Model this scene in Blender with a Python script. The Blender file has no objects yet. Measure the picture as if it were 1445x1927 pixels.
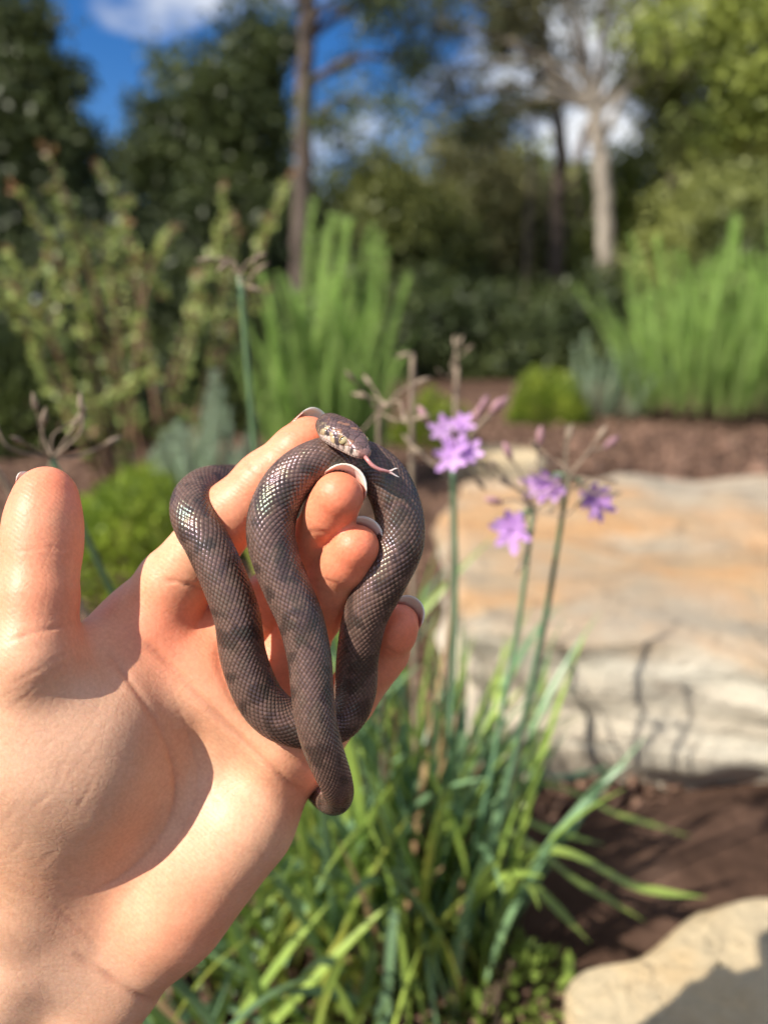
import bpy, math, random
import numpy as np
from mathutils import Vector, Matrix, Quaternion

# ------------------------------------------------------------------ camera, sky, sun, exposure
scene = bpy.context.scene
COL = scene.collection
FPX = 1449.0                       # focal length in photograph pixels (1445 x 1927)
CX, CY = 722.5, 963.5
CAM_Z = 0.5
PITCH = math.radians(12.6)         # looking down a little
cam_data = bpy.data.cameras.new('camera')
cam_data.sensor_fit = 'HORIZONTAL'
cam_data.sensor_width = 36.0
cam_data.lens = 36.0 * FPX / 1445.0
cam_data.clip_start = 0.02
cam_data.clip_end = 3000
cam = bpy.data.objects.new('camera', cam_data)
COL.objects.link(cam)
cam.location = (0, 0, CAM_Z)
cam.rotation_euler = (math.radians(90) - PITCH, 0, 0)
scene.camera = cam
cam_data.dof.use_dof = True
cam_data.dof.focus_distance = 0.212
APERTURE_DIAMETER = 0.0043         # metres, a phone lens
cam_data.dof.aperture_fstop = (cam_data.lens / 1000.0) / APERTURE_DIAMETER

LIGHT_DIR = Vector((0.60, 0.40, -0.69)).normalized()     # the way the sunlight travels
sun_data = bpy.data.lights.new('sun', 'SUN')
sun_data.energy = 5.0
sun_data.angle = math.radians(0.53)
sun_data.color = (1.0, 0.93, 0.82)
sun = bpy.data.objects.new('sun', sun_data)
COL.objects.link(sun)
sun.rotation_euler = LIGHT_DIR.to_track_quat('-Z', 'Y').to_euler()
sun.location = (-3, -2, 5)

world = bpy.data.worlds.new('World')
scene.world = world
world.use_nodes = True
wn, wl = world.node_tree.nodes, world.node_tree.links
wn.clear()
w_out = wn.new('ShaderNodeOutputWorld')
w_bg = wn.new('ShaderNodeBackground')
w_bg.inputs['Strength'].default_value = 0.058
w_sky = wn.new('ShaderNodeTexSky')
w_sky.sky_type = 'NISHITA'
w_sky.sun_disc = False
w_sky.sun_elevation = math.asin(-LIGHT_DIR.z)
w_sky.sun_rotation = math.atan2(-LIGHT_DIR.x, -LIGHT_DIR.y)
w_sky.air_density = 1.0
w_sky.dust_density = 0.4
w_sky.ozone_density = 2.0
w_tc = wn.new('ShaderNodeTexCoord')
w_map = wn.new('ShaderNodeMapping')
w_map.inputs['Scale'].default_value = (1.0, 1.0, 1.9)
w_map.inputs['Location'].default_value = (8.60, 8.53, 0.51)
w_noise = wn.new('ShaderNodeTexNoise')
w_noise.inputs['Scale'].default_value = 3.2
w_noise.inputs['Detail'].default_value = 6
w_noise.inputs['Roughness'].default_value = 0.55
w_ramp = wn.new('ShaderNodeValToRGB')
w_ramp.color_ramp.elements[0].position = 0.455
w_ramp.color_ramp.elements[1].position = 0.60
w_mix = wn.new('ShaderNodeMixRGB')
w_mix.inputs[2].default_value = (10.2, 10.5, 11.0, 1)       # sunlit cumulus
wl.new(w_tc.outputs['Generated'], w_map.inputs['Vector'])
wl.new(w_map.outputs[0], w_noise.inputs['Vector'])
wl.new(w_noise.outputs['Fac'], w_ramp.inputs[0])
wl.new(w_ramp.outputs[0], w_mix.inputs[0])
w_hs = wn.new('ShaderNodeHueSaturation')
w_hs.inputs['Saturation'].default_value = 1.45
w_hs.inputs['Value'].default_value = 1.4
w_hs.inputs['Hue'].default_value = 0.512
wl.new(w_sky.outputs[0], w_hs.inputs['Color'])
wl.new(w_hs.outputs[0], w_mix.inputs[1])
wl.new(w_mix.outputs[0], w_bg.inputs[0])
wl.new(w_bg.outputs[0], w_out.inputs[0])

scene.view_settings.view_transform = 'Standard'
scene.view_settings.look = 'None'
scene.view_settings.exposure = 0.68
scene.view_settings.gamma = 1.0
scene.view_settings.use_curve_mapping = False
scene.render.engine = 'CYCLES'
scene.cycles.use_denoising = True
scene.cycles.max_bounces = 8
scene.cycles.transparent_max_bounces = 12
scene.cycles.use_adaptive_sampling = True
scene.cycles.adaptive_threshold = 0.02

# ------------------------------------------------------------------ helpers
RNG = np.random.default_rng(11)
random.seed(5)
CAM_R = np.array(cam.rotation_euler.to_matrix())
CAM_T = np.array([0, 0, CAM_Z])


def C(px, py, d):
    """photo pixel + depth along the optical axis (mm) -> camera space in mm (x right, y up, -z into the scene)"""
    return np.array([(px - CX) * d / FPX, (CY - py) * d / FPX, -d], float)


def cam_to_world(v):
    """camera space mm -> world metres"""
    return (np.asarray(v, float) * 0.001) @ CAM_R.T + CAM_T


def on_ground(px, py, z=0.0):
    """where the ray through a pixel meets the height z"""
    d = np.array([(px - CX) / FPX, (CY - py) / FPX, -1.0]) @ CAM_R.T
    t = (z - CAM_Z) / d[2]
    return CAM_T + d * t


def at_dist(px, py, y):
    """where the ray through a pixel reaches the distance y in front of the camera"""
    d = np.array([(px - CX) / FPX, (CY - py) / FPX, -1.0]) @ CAM_R.T
    return CAM_T + d * (y / d[1])


def make_mesh(name, verts, faces, mat=None, smooth=True, mats=None, mat_idx=None):
    verts = np.asarray(verts, np.float32)
    me = bpy.data.meshes.new(name)
    if isinstance(faces, np.ndarray):
        nf, k = faces.shape
        me.vertices.add(len(verts)); me.vertices.foreach_set('co', verts.ravel())
        me.loops.add(nf * k); me.loops.foreach_set('vertex_index', faces.astype(np.int32).ravel())
        me.polygons.add(nf)
        me.polygons.foreach_set('loop_start', np.arange(0, nf * k, k, dtype=np.int32))
    else:
        me.from_pydata(verts.tolist(), [], faces)
    if smooth:
        me.polygons.foreach_set('use_smooth', np.ones(len(me.polygons), bool))
    for m in (mats or ([mat] if mat else [])):
        me.materials.append(m)
    if mat_idx is not None:
        me.polygons.foreach_set('material_index', np.asarray(mat_idx, np.int32))
    me.update(calc_edges=True)
    me.validate()
    return me


def link(name, me, parent=None, loc=None, rot=None, scale=None):
    o = bpy.data.objects.new(name, me)
    COL.objects.link(o)
    if loc is not None: o.location = loc
    if rot is not None: o.rotation_euler = rot
    if scale is not None: o.scale = scale
    if parent is not None: o.parent = parent
    return o


def tag(o, label=None, cat=None, group=None, kind=None):
    if label: o['label'] = label
    if cat: o['category'] = cat
    if group: o['group'] = group
    if kind: o['kind'] = kind
    return o


def thing(name, loc, label, cat, group=None):
    return tag(link(name, None, loc=loc), label, cat, group)


def attr_color(me, name, rgb):
    a = me.attributes.new(name, 'FLOAT_COLOR', 'POINT')
    rgba = np.ones((len(me.vertices), 4), np.float32)
    rgba[:, :3] = rgb
    a.data.foreach_set('color', rgba.ravel())


def attr_float(me, name, v):
    a = me.attributes.new(name, 'FLOAT', 'POINT')
    a.data.foreach_set('value', np.asarray(v, np.float32))


def waves(p, freq, seed, n=14):
    """smooth noise about 0 (roughly -1..1), a sum of random waves, p (N,k)"""
    r = np.random.default_rng(seed)
    out = np.zeros(len(p))
    for i in range(n):
        k = r.normal(size=p.shape[1]); k /= np.linalg.norm(k) + 1e-9
        out += np.cos(p @ (k * freq * r.uniform(0.6, 1.5)) + r.uniform(0, 6.283))
    return out / math.sqrt(n) * 1.1


def smooth01(x, a, b):
    t = np.clip((np.asarray(x, float) - a) / (b - a), 0, 1)
    return t * t * (3 - 2 * t)


def unit(v):
    v = np.asarray(v, float)
    return v / (np.linalg.norm(v, axis=-1, keepdims=True) + 1e-12)


def catmull(pts, n_per=16, closed=False):
    """Catmull-Rom through rows of pts (any number of columns), centripetal enough for even spacing"""
    P = np.asarray(pts, float)
    P = np.vstack([2 * P[0] - P[1], P, 2 * P[-1] - P[-2]])
    out = []
    t = np.linspace(0, 1, n_per, endpoint=False)[:, None]
    for i in range(1, len(P) - 2):
        a, b, c, d = P[i - 1], P[i], P[i + 1], P[i + 2]
        out.append(0.5 * (2 * b + (c - a) * t + (2 * a - 5 * b + 4 * c - d) * t ** 2 + (3 * b - a - 3 * c + d) * t ** 3))
    out.append(P[-2][None])
    return np.vstack(out)


class Mat:
    """small node-material builder"""
    def __init__(self, name, **kw):
        self.m = bpy.data.materials.new(name)
        self.m.use_nodes = True
        self.nt = self.m.node_tree
        self.n, self.l = self.nt.nodes, self.nt.links
        self.b = self.n['Principled BSDF']
        for k, v in kw.items():
            self.set(k, v)

    def set(self, k, v):
        k = k.replace('_', ' ')
        for i in self.b.inputs:
            if i.name.lower() == k.lower():
                if hasattr(v, 'is_output') or isinstance(v, bpy.types.NodeSocket):
                    self.l.new(v, i)
                else:
                    if i.type == 'RGBA' and len(v) == 3: v = (*v, 1)
                    i.default_value = v
                return
        raise KeyError(k)

    def node(self, t, **kw):
        n = self.n.new(t)
        for k, v in kw.items():
            if k in n.inputs:
                if isinstance(v, bpy.types.NodeSocket): self.l.new(v, n.inputs[k])
                else: n.inputs[k].default_value = v
            else:
                setattr(n, k, v)
        return n

    def coord(self, kind='Object'):
        return self.node('ShaderNodeTexCoord').outputs[kind]

    def noise(self, scale, detail=4, rough=0.55, vec=None, out='Fac', dist=0.0):
        n = self.node('ShaderNodeTexNoise')
        n.inputs['Scale'].default_value = scale
        n.inputs['Detail'].default_value = detail
        n.inputs['Roughness'].default_value = rough
        n.inputs['Distortion'].default_value = dist
        self.l.new(vec if vec is not None else self.coord(), n.inputs['Vector'])
        return n.outputs[out]

    def ramp(self, fac, stops):
        n = self.node('ShaderNodeValToRGB')
        e = n.color_ramp.elements
        while len(e) < len(stops): e.new(0.5)
        for el, (p, c) in zip(e, stops):
            el.position = p
            el.color = (*c, 1) if len(c) == 3 else c
        self.l.new(fac, n.inputs[0])
        return n.outputs[0]

    def mix(self, fac, a, b, mode='MIX'):
        n = self.node('ShaderNodeMixRGB')
        n.blend_type = mode
        for i, v in enumerate((fac, a, b)):
            if isinstance(v, bpy.types.NodeSocket): self.l.new(v, n.inputs[i])
            elif i == 0: n.inputs[0].default_value = v
            else: n.inputs[i].default_value = (*v, 1) if len(v) == 3 else v
        return n.outputs[0]

    def math(self, op, a, b=0.0):
        n = self.node('ShaderNodeMath')
        n.operation = op
        for i, v in enumerate((a, b)):
            if isinstance(v, bpy.types.NodeSocket): self.l.new(v, n.inputs[i])
            else: n.inputs[i].default_value = v
        return n.outputs[0]

    def bump(self, height, strength=0.3, dist=0.001, normal=None):
        n = self.node('ShaderNodeBump')
        n.inputs['Strength'].default_value = strength
        n.inputs['Distance'].default_value = dist
        self.l.new(height, n.inputs['Height'])
        if normal is not None: self.l.new(normal, n.inputs['Normal'])
        return n.outputs[0]

    def attr(self, name, out='Color'):
        n = self.node('ShaderNodeAttribute')
        n.attribute_name = name
        return n.outputs[out]


def leaf_material(name, col, col2=None, rough=0.5, trans=0.25, spec=0.35, scale=6.0, var=0.0):
    """foliage: diffuse + a little light through the blade, colour varied by noise and by object"""
    M = Mat(name, roughness=rough)
    M.set('Specular IOR Level', spec)
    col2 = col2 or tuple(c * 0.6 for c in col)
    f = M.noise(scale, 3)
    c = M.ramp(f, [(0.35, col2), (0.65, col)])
    oi = M.node('ShaderNodeObjectInfo')
    hs = M.node('ShaderNodeHueSaturation')
    rv = M.math('ADD', M.math('MULTIPLY', oi.outputs['Random'], 0.5), 0.75)
    M.l.new(rv, hs.inputs['Value']); M.l.new(c, hs.inputs['Color'])
    M.set('base color', hs.outputs[0])
    tr = M.node('ShaderNodeBsdfTranslucent')
    M.l.new(hs.outputs[0], tr.inputs['Color'])
    mx = M.node('ShaderNodeMixShader')
    mx.inputs[0].default_value = trans
    M.l.new(M.b.outputs[0], mx.inputs[1]); M.l.new(tr.outputs[0], mx.inputs[2])
    M.l.new(mx.outputs[0], M.n['Material Output'].inputs['Surface'])
    return M.m


def tube(pts, radii, sides=8, cap=True, squash=None):
    """a swept tube; returns verts, quad/tri faces"""
    P = np.asarray(pts, float); n = len(P)
    radii = np.broadcast_to(np.asarray(radii, float), (n,))
    T = unit(np.gradient(P, axis=0))
    ref = np.array([0, 0, 1.0]) if abs(T[0][2]) < 0.9 else np.array([1.0, 0, 0])
    N = unit(np.cross(np.cross(T[0], ref), T[0]))
    V, prev = [], N
    ang = np.linspace(0, 2 * math.pi, sides, endpoint=False)
    for i in range(n):
        prev = unit(prev - T[i] * prev.dot(T[i])); B = np.cross(T[i], prev)
        V.append(P[i] + radii[i] * (np.cos(ang)[:, None] * prev + np.sin(ang)[:, None] * B))
    V = np.vstack(V)
    F = [(i * sides + j, i * sides + (j + 1) % sides, (i + 1) * sides + (j + 1) % sides, (i + 1) * sides + j) for i in range(n - 1) for j in range(sides)]
    if cap:
        F += [tuple(range(sides - 1, -1, -1)), tuple((n - 1) * sides + j for j in range(sides))]
    return V, F


class Soup:
    """collects vertex/face lists into one mesh"""
    def __init__(self): self.v, self.f, self.m, self.n = [], [], [], 0
    def add(self, v, f, mi=0):
        self.v.append(np.asarray(v, float)); self.f += [tuple(i + self.n for i in q) for q in f]
        self.m += [mi] * len(f); self.n += len(v)
    def mesh(self, name, mats, smooth=True, origin=(0, 0, 0)):
        return make_mesh(name, np.vstack(self.v) - np.asarray(origin), self.f, mats=mats, mat_idx=self.m, smooth=smooth)

# ------------------------------------------------------------------ the hand: one implicit surface, meshed
FINGERS = {   # palmar joints: photo pixel, depth mm, radius mm
    'index':  [(262, 1195, 241, 12.5), (328, 1100, 236, 10.8), (437, 968, 232, 9.3), (500, 905, 231, 8.5), (582, 828, 230, 7.3)],
    'middle': [(372, 1245, 243, 12.5), (445, 1185, 245, 10.6), (528, 1120, 245, 9.6), (592, 1024, 226, 8.2), (636, 935, 208, 6.8)],
    'ring':   [(455, 1330, 243, 12.0), (505, 1270, 245, 10.2), (565, 1200, 244, 9.3), (622, 1108, 226, 7.9), (668, 1032, 211, 6.7)],
    'little': [(558, 1398, 243, 12.0), (606, 1356, 244, 9.6), (655, 1315, 244, 8.3), (722, 1226, 236, 7.2), (752, 1172, 228, 5.8)],
}
THUMB = [(38, 1640, 234, 17.0), (58, 1420, 221, 16.0), (62, 1235, 211, 11.4), (71, 1130, 214, 9.7), (79, 1035, 218, 9.4), (84, 975, 220, 9.1), (88, 932, 222, 8.3)]
CARPAL = {'index': (70, 1690, 238, 15.0), 'middle': (130, 1730, 240, 15.0), 'ring': (205, 1755, 241, 14.5), 'little': (290, 1770, 241, 13.0)}


def cone(p, a, ra, b, rb):
    ba = b - a
    h = np.clip(((p - a) @ ba) / (ba @ ba), 0, 1)
    return np.linalg.norm(p - a - h[:, None] * ba, axis=1) - (ra + (rb - ra) * h)


def ellipsoid(p, c, axes, r):
    q = (p - c) @ np.asarray(axes).T / np.asarray(r)
    k = np.linalg.norm(q, axis=1)
    return (k - 1.0) * min(r) * (0.5 + 0.5 * np.minimum(k, 1.5))


def smin(a, b, k):
    h = np.maximum(k - np.abs(a - b), 0) / k
    return np.minimum(a, b) - h * h * k * 0.25


def chain(p, js, k):
    d = None
    for q0, q1 in zip(js[:-1], js[1:]):
        e = cone(p, C(*q0[:3]), q0[3], C(*q1[:3]), q1[3])
        d = e if d is None else smin(d, e, k)
    return d


def hand_sdf(p):
    # palm: four metacarpals, wrist, forearm
    palm = None
    for f in FINGERS:
        a, b = CARPAL[f], FINGERS[f][0]
        e = cone(p, C(*a[:3]), a[3], C(*b[:3]), b[3])
        palm = e if palm is None else smin(palm, e, 9)
    def bone(a, ra, b, rb): return cone(p, C(*a), ra, C(*b), rb)
    # forearm: radius side and ulna side
    palm = smin(palm, bone((60, 1780, 241), 17.5, (-680, 2860, 272), 29), 14)
    palm = smin(palm, bone((212, 1860, 244), 14.0, (-500, 2900, 274), 27), 14)
    # heel of the hand (hypothenar) and the pads below the fingers
    palm = smin(palm, bone((455, 1560, 236), 14.0, (335, 1715, 236), 14.0), 12)
    palm = smin(palm, bone((300, 1190, 234), 8.5, (395, 1285, 236), 8.0), 9)
    palm = smin(palm, bone((395, 1285, 236), 8.0, (525, 1405, 234), 9.5), 9)
    # thumb and its mound
    thumb = chain(p, THUMB, 6)
    mound = ellipsoid(p, C(165, 1395, 226), np.eye(3), (23, 28, 21.5))
    palm = smin(palm, mound, 14)
    palm = smin(palm, bone((95, 1640, 238), 18, (140, 1490, 231), 16), 12)
    d = smin(palm, thumb, 10)
    # the web between thumb and index
    d = smin(d, bone((140, 1265, 226), 8.5, (262, 1195, 240), 9.5), 9)
    d = smin(d, bone((192, 1228, 226), 6.5, (225, 1262, 230), 7.0), 5)
    fing = None
    for f, js in FINGERS.items():
        e = chain(p, js, 3.0)
        # fleshy pads on the palm side of each segment
        for (i, fr, out, r) in ((1, 0.5, 1.8, 0.86), (2, 0.5, 1.6, 0.86)):
            q0, q1 = np.array(js[i]), np.array(js[i + 1])
            m = q0 + (q1 - q0) * fr
            a0, a1 = C(*(q0 + (q1 - q0) * 0.3)[:3]), C(*(q0 + (q1 - q0) * 0.7)[:3])
            off = np.array([0, 0, out])
            e = smin(e, cone(p, a0 + off, m[3] * r, a1 + off, m[3] * r), 3)
        q0, q1 = np.array(js[3]), np.array(js[4])
        a1 = C(*(q0 + (q1 - q0) * 0.72)[:3])
        ax = unit(C(*q1[:3]) - C(*q0[:3]))
        pal = unit(np.array([0, 0, 1.0]) - ax * ax[2])
        e = smin(e, np.linalg.norm(p - (a1 + pal * 1.3), axis=1) - q1[3] * 0.98, 3)
        fing = e if fing is None else smin(fing, e, 1.0)
    d = smin(d, fing, 7)
    # the hollow of the palm
    d = -smin(-d, ellipsoid(p, C(395, 1440, 206), np.eye(3), (24, 30, 20.5)), 10) if False else d
    return d


def surface_nets(fn, lo, hi, h):
    n = np.ceil((np.array(hi) - lo) / h).astype(int) + 1
    ax = [lo[i] + h * np.arange(n[i]) for i in range(3)]
    D = np.empty(n, np.float32)
    BS = 14
    bi = [np.arange(0, n[i], BS) for i in range(3)]
    bc = np.stack(np.meshgrid(*[lo[i] + h * (bi[i] + (BS - 1) / 2) for i in range(3)], indexing='ij'), -1)
    dc = fn(bc.reshape(-1, 3)).reshape(bc.shape[:3])
    for i, x in enumerate(bi[0]):                          # only blocks near the surface are sampled finely
        for j, y in enumerate(bi[1]):
            for k, z in enumerate(bi[2]):
                sl3 = (slice(x, x + BS), slice(y, y + BS), slice(z, z + BS))
                if abs(dc[i, j, k]) > BS * h * 1.35:
                    D[sl3] = dc[i, j, k]
                else:
                    g = np.stack(np.meshgrid(ax[0][sl3[0]], ax[1][sl3[1]], ax[2][sl3[2]], indexing='ij'), -1)
                    D[sl3] = fn(g.reshape(-1, 3)).reshape(g.shape[:3])
    I = D < 0
    c = [(a, b, d) for a in (0, 1) for b in (0, 1) for d in (0, 1)]
    sl = lambda A, o: A[o[0]:n[0] - 1 + o[0], o[1]:n[1] - 1 + o[1], o[2]:n[2] - 1 + o[2]]
    cnt = sum(sl(I, o).astype(np.int8) for o in c)
    act = (cnt > 0) & (cnt < 8)
    idx = -np.ones(act.shape, np.int64)
    cells = np.argwhere(act)
    idx[act] = np.arange(len(cells))
    acc = np.zeros((len(cells), 3)); num = np.zeros(len(cells))
    for o0 in c:
        for k in range(3):
            if o0[k]: continue
            o1 = list(o0); o1[k] = 1
            d0 = D[tuple((cells + o0).T)]; d1 = D[tuple((cells + o1).T)]
            s = (d0 < 0) != (d1 < 0)
            t = np.where(s, d0 / np.where(s, d0 - d1, 1), 0)
            q = np.array(o0, float)[None] + t[:, None] * (np.array(o1) - o0)[None]
            acc[s] += q[s]; num[s] += 1
    V = np.array(lo) + h * (cells + acc / num[:, None])
    F = []
    for k in range(3):
        a, b = (k + 1) % 3, (k + 2) % 3
        e0 = [slice(None)] * 3; e1 = [slice(None)] * 3
        e0[k] = slice(0, -1); e1[k] = slice(1, None)
        ch = np.argwhere(I[tuple(e0)] != I[tuple(e1)])
        ch = ch[(ch[:, a] > 0) & (ch[:, b] > 0) & (ch[:, a] < n[a] - 1) & (ch[:, b] < n[b] - 1)]
        ua = np.zeros(3, int); ua[a] = 1; ub = np.zeros(3, int); ub[b] = 1
        q = np.stack([idx[tuple((ch - ua - ub).T)], idx[tuple((ch - ub).T)], idx[tuple(ch.T)], idx[tuple((ch - ua).T)]], 1)
        flip = ~I[tuple(ch.T)]
        q[flip] = q[flip][:, ::-1]
        F.append(q)
    F = np.vstack(F)
    return V, F[(F >= 0).all(1)]


def sdf_grad(fn, V, e=0.25):
    k = np.array([(1, -1, -1), (-1, -1, 1), (-1, 1, -1), (1, 1, 1)], float)
    return unit(sum(kk[None] * fn(V + e * kk)[:, None] for kk in k))


HV, HF = surface_nets(hand_sdf, np.array([-320., -420., -330.]), np.array([14., 40., -188.]), 0.8)
for _ in range(2):
    g = sdf_grad(hand_sdf, HV)
    HV = HV - g * (hand_sdf(HV) * 0.9)[:, None]
HN = sdf_grad(hand_sdf, HV)


def pix(v):
    return np.stack([CX + v[:, 0] / -v[:, 2] * FPX, CY - v[:, 1] / -v[:, 2] * FPX], 1)


def poly_dist(P, line):
    line = np.asarray(line, float)
    d = np.full(len(P), 1e9)
    for a, b in zip(line[:-1], line[1:]):
        ba = b - a
        t = np.clip(((P - a) @ ba) / (ba @ ba + 1e-9), 0, 1)
        d = np.minimum(d, np.linalg.norm(P - a - t[:, None] * ba, axis=1))
    return d


def polyline2(pts, n=10):
    return catmull(np.array(pts, float), n) if len(pts) > 2 else np.array(pts, float)


CREASES = [   # photo pixels, depth of fold mm, half width px, nearest and farthest depth
    ([(185, 1205), (235, 1270), (300, 1370), (330, 1470), (310, 1560), (240, 1640), (150, 1690)], 0.55, 7, 200, 246),     # life line
    ([(300, 1250), (350, 1370), (372, 1470), (340, 1570), (265, 1660), (215, 1710)], 0.25, 5, 200, 246),
    ([(255, 1190), (330, 1262), (430, 1370), (520, 1455), (585, 1505)], 1.1, 8, 200, 250),                                # head line
    ([(408, 1200), (418, 1270), (470, 1360), (560, 1430), (625, 1450)], 0.6, 9, 200, 250),                                # heart line
    ([(135, 1790), (190, 1830), (240, 1866), (320, 1895)], 0.8, 9, 200, 260),                                             # wrist
    ([(0, 1665), (70, 1690), (150, 1745), (205, 1812), (255, 1862)], 0.2, 6, 200, 260),
    ([(300, 1090), (345, 1098), (395, 1116)], 0.7, 5, 200, 246),                                                          # index base
    ([(455, 848), (470, 878), (500, 905), (530, 930)], 0.45, 4, 200, 246),
    ([(20, 1038), (60, 1036), (105, 1030), (150, 1040)], 0.22, 4, 190, 230),                                              # thumb joint
    ([(60, 1048), (110, 1046), (150, 1052)], 0.15, 4, 190, 230),
    ([(0, 1212), (60, 1192), (110, 1180), (145, 1172)], 0.4, 5, 190, 230),                                                # thumb base
    ([(0, 1300), (70, 1262), (130, 1225), (160, 1205)], 0.22, 4, 190, 240),
    ([(0, 1352), (60, 1300), (110, 1255), (150, 1240)], 0.18, 4, 190, 240),
    ([(0, 1575), (60, 1530), (110, 1480)], 0.06, 4, 190, 250),
    ([(0, 1640), (60, 1655), (130, 1652), (180, 1630)], 0.1, 5, 190, 250),
    ([(390, 1440), (400, 1500), (430, 1530)], 0.3, 4, 190, 250),
    ([(560, 1008), (600, 1000), (630, 1012)], 0.25, 5, 200, 250),
    ([(570, 1090), (612, 1092), (648, 1108)], 0.25, 5, 200, 250),
    ([(690, 1200), (722, 1218), (760, 1236)], 0.4, 4, 200, 250),
    ([(640, 1290), (665, 1320), (690, 1345)], 0.4, 5, 200, 250),
]
rc = np.random.default_rng(19)
for i in range(46):            # many faint lines: fanning over the thumb mound, across the palm and the finger joints
    if i < 20: x, y, a, L = rc.uniform(-10, 230), rc.uniform(1260, 1640), rc.normal(-0.75, 0.25), rc.uniform(40, 120)
    elif i < 36: x, y, a, L = rc.uniform(300, 520), rc.uniform(1400, 1700), rc.normal(0.9, 0.5), rc.uniform(25, 80)
    else: x, y, a, L = rc.uniform(0, 240), rc.uniform(1700, 1900), rc.normal(0.75, 0.2), rc.uniform(40, 110)
    dx, dy, b = math.cos(a) * L / 2, math.sin(a) * L / 2, rc.normal(0, 6)
    CREASES.append(([(x - dx, y - dy), (x - dy * b / L, y + dx * b / L), (x + dx, y + dy)], rc.uniform(0.06, 0.16), rc.uniform(4, 6), 190, 262))
HP = pix(HV)
crease = np.zeros(len(HV)); fold = np.zeros(len(HV))
facing = smooth01((HN * unit(-HV)).sum(1), 0.05, 0.35)
for pts, dep, w, d0, d1 in CREASES:
    L = polyline2(pts)
    box = (HP[:, 0] > L[:, 0].min() - 6 * w) & (HP[:, 0] < L[:, 0].max() + 6 * w) & (HP[:, 1] > L[:, 1].min() - 6 * w) & (HP[:, 1] < L[:, 1].max() + 6 * w)
    dist = np.full(len(HP), 1e6); near = np.full(len(HP), 0.5)
    dist[box] = poly_dist(HP[box], L)
    if len(L) > 6: near[box] = np.argmin(((HP[box][:, None, :] - L[None]) ** 2).sum(-1), 1) / (len(L) - 1.0)
    w = w * 0.75
    ends = np.clip(np.sin(np.pi * np.clip(near, 0, 1)) * 1.6, 0, 1) * (0.75 + 0.25 * np.sin(near * 17 + w))
    s = ends * np.exp(-(dist / w) ** 2) * facing * ((-HV[:, 2] > d0) & (-HV[:, 2] < d1))
    fold += dep * 0.85 * s - 0.12 * dep * ends * np.exp(-((dist - 2.6 * w) / (1.6 * w)) ** 2) * facing
    crease = np.maximum(crease, s * min(1.0, dep * 1.4))
lump = waves(HV, 0.14, 3) * 0.22 + waves(HV, 0.33, 4) * 0.10
HV = HV - HN * (fold + lump)[:, None]

# skin colour: pinker at the finger ends, the edges of the palm and the mound of the thumb
red = np.zeros(len(HV))
for f, js in list(FINGERS.items()) + [('thumb', THUMB)]:
    t = C(*js[-1][:3]); k = C(*js[-2][:3]); k3 = C(*js[-3][:3])
    if f == 'thumb': k, k3 = k3, C(*js[-4][:3])
    red = np.maximum(red, 1.0 * np.exp(-(np.linalg.norm(HV - t, axis=1) / 15) ** 2))
    red = np.maximum(red, 0.8 * np.exp(-(np.linalg.norm(HV - k, axis=1) / 15) ** 2))
    red = np.maximum(red, 0.62 * np.exp(-(np.linalg.norm(HV - k3, axis=1) / 18) ** 2))
for px, py, d, s, a in ((325, 1185, 228, 16, 0.7), (590, 1450, 236, 14, 0.6), (330, 1730, 226, 24, 0.35), (215, 1160, 236, 12, 0.5), (420, 1250, 232, 14, 0.5)):
    red = np.maximum(red, a * np.exp(-(np.linalg.norm(HV - C(px, py, d), axis=1) / s) ** 2))
pale = np.zeros(len(HV))
for px, py, d, s, a in ((110, 1420, 212, 26, 0.8), (395, 1560, 226, 20, 0.4), (80, 1880, 222, 26, 0.8)):
    pale = np.maximum(pale, a * np.exp(-(np.linalg.norm(HV - C(px, py, d), axis=1) / s) ** 2))

SKIN = Mat('skin', roughness=0.42)
SKIN.set('Specular IOR Level', 0.4)
co = SKIN.coord()
blot = SKIN.noise(60, 5, 0.6, co)
c0 = SKIN.ramp(blot, [(0.3, (0.66, 0.335, 0.19)), (0.7, (0.79, 0.45, 0.275))])
c1 = SKIN.mix(SKIN.attr('red', 'Fac'), c0, (0.86, 0.225, 0.115))
c2 = SKIN.mix(SKIN.math('MULTIPLY', SKIN.attr('pale', 'Fac'), 0.6), c1, (0.74, 0.50, 0.37))
c3 = SKIN.mix(SKIN.math('MULTIPLY', SKIN.attr('crease', 'Fac'), 0.45), c2, (0.42, 0.15, 0.09))
fine = SKIN.noise(900, 3, 0.6, co)
c4 = SKIN.mix(0.22, c3, SKIN.ramp(fine, [(0.3, (0.45, 0.25, 0.2)), (0.7, (1, 1, 1))]), 'MULTIPLY')
SKIN.set('base color', c4)
SKIN.set('Subsurface Weight', 0.32)
SKIN.set('Subsurface Radius', (1.0, 0.32, 0.16))
SKIN.set('Subsurface Scale', 0.0035)
# ridges: fine wavy lines running across the skin, and small pores
wv = SKIN.node('ShaderNodeTexWave', wave_type='BANDS', bands_direction='DIAGONAL')
SKIN.l.new(co, wv.inputs['Vector'])
wv.inputs['Scale'].default_value = 330; wv.inputs['Distortion'].default_value = 3.5; wv.inputs['Detail'].default_value = 1
wv.inputs['Detail Scale'].default_value = 0.12
vo = SKIN.node('ShaderNodeTexVoronoi', feature='DISTANCE_TO_EDGE')
SKIN.l.new(co, vo.inputs['Vector']); vo.inputs['Scale'].default_value = 520
vo2 = SKIN.node('ShaderNodeTexVoronoi', feature='DISTANCE_TO_EDGE')
mp = SKIN.node('ShaderNodeMapping'); SKIN.l.new(SKIN.noise(40, 2, 0.5, co, 'Color'), mp.inputs['Location']); SKIN.l.new(co, mp.inputs['Vector'])
vo2.inputs['Scale'].default_value = 85
SKIN.l.new(co, vo2.inputs['Vector'])
b1 = SKIN.bump(wv.outputs[0], 0.06, 0.0004)
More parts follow.
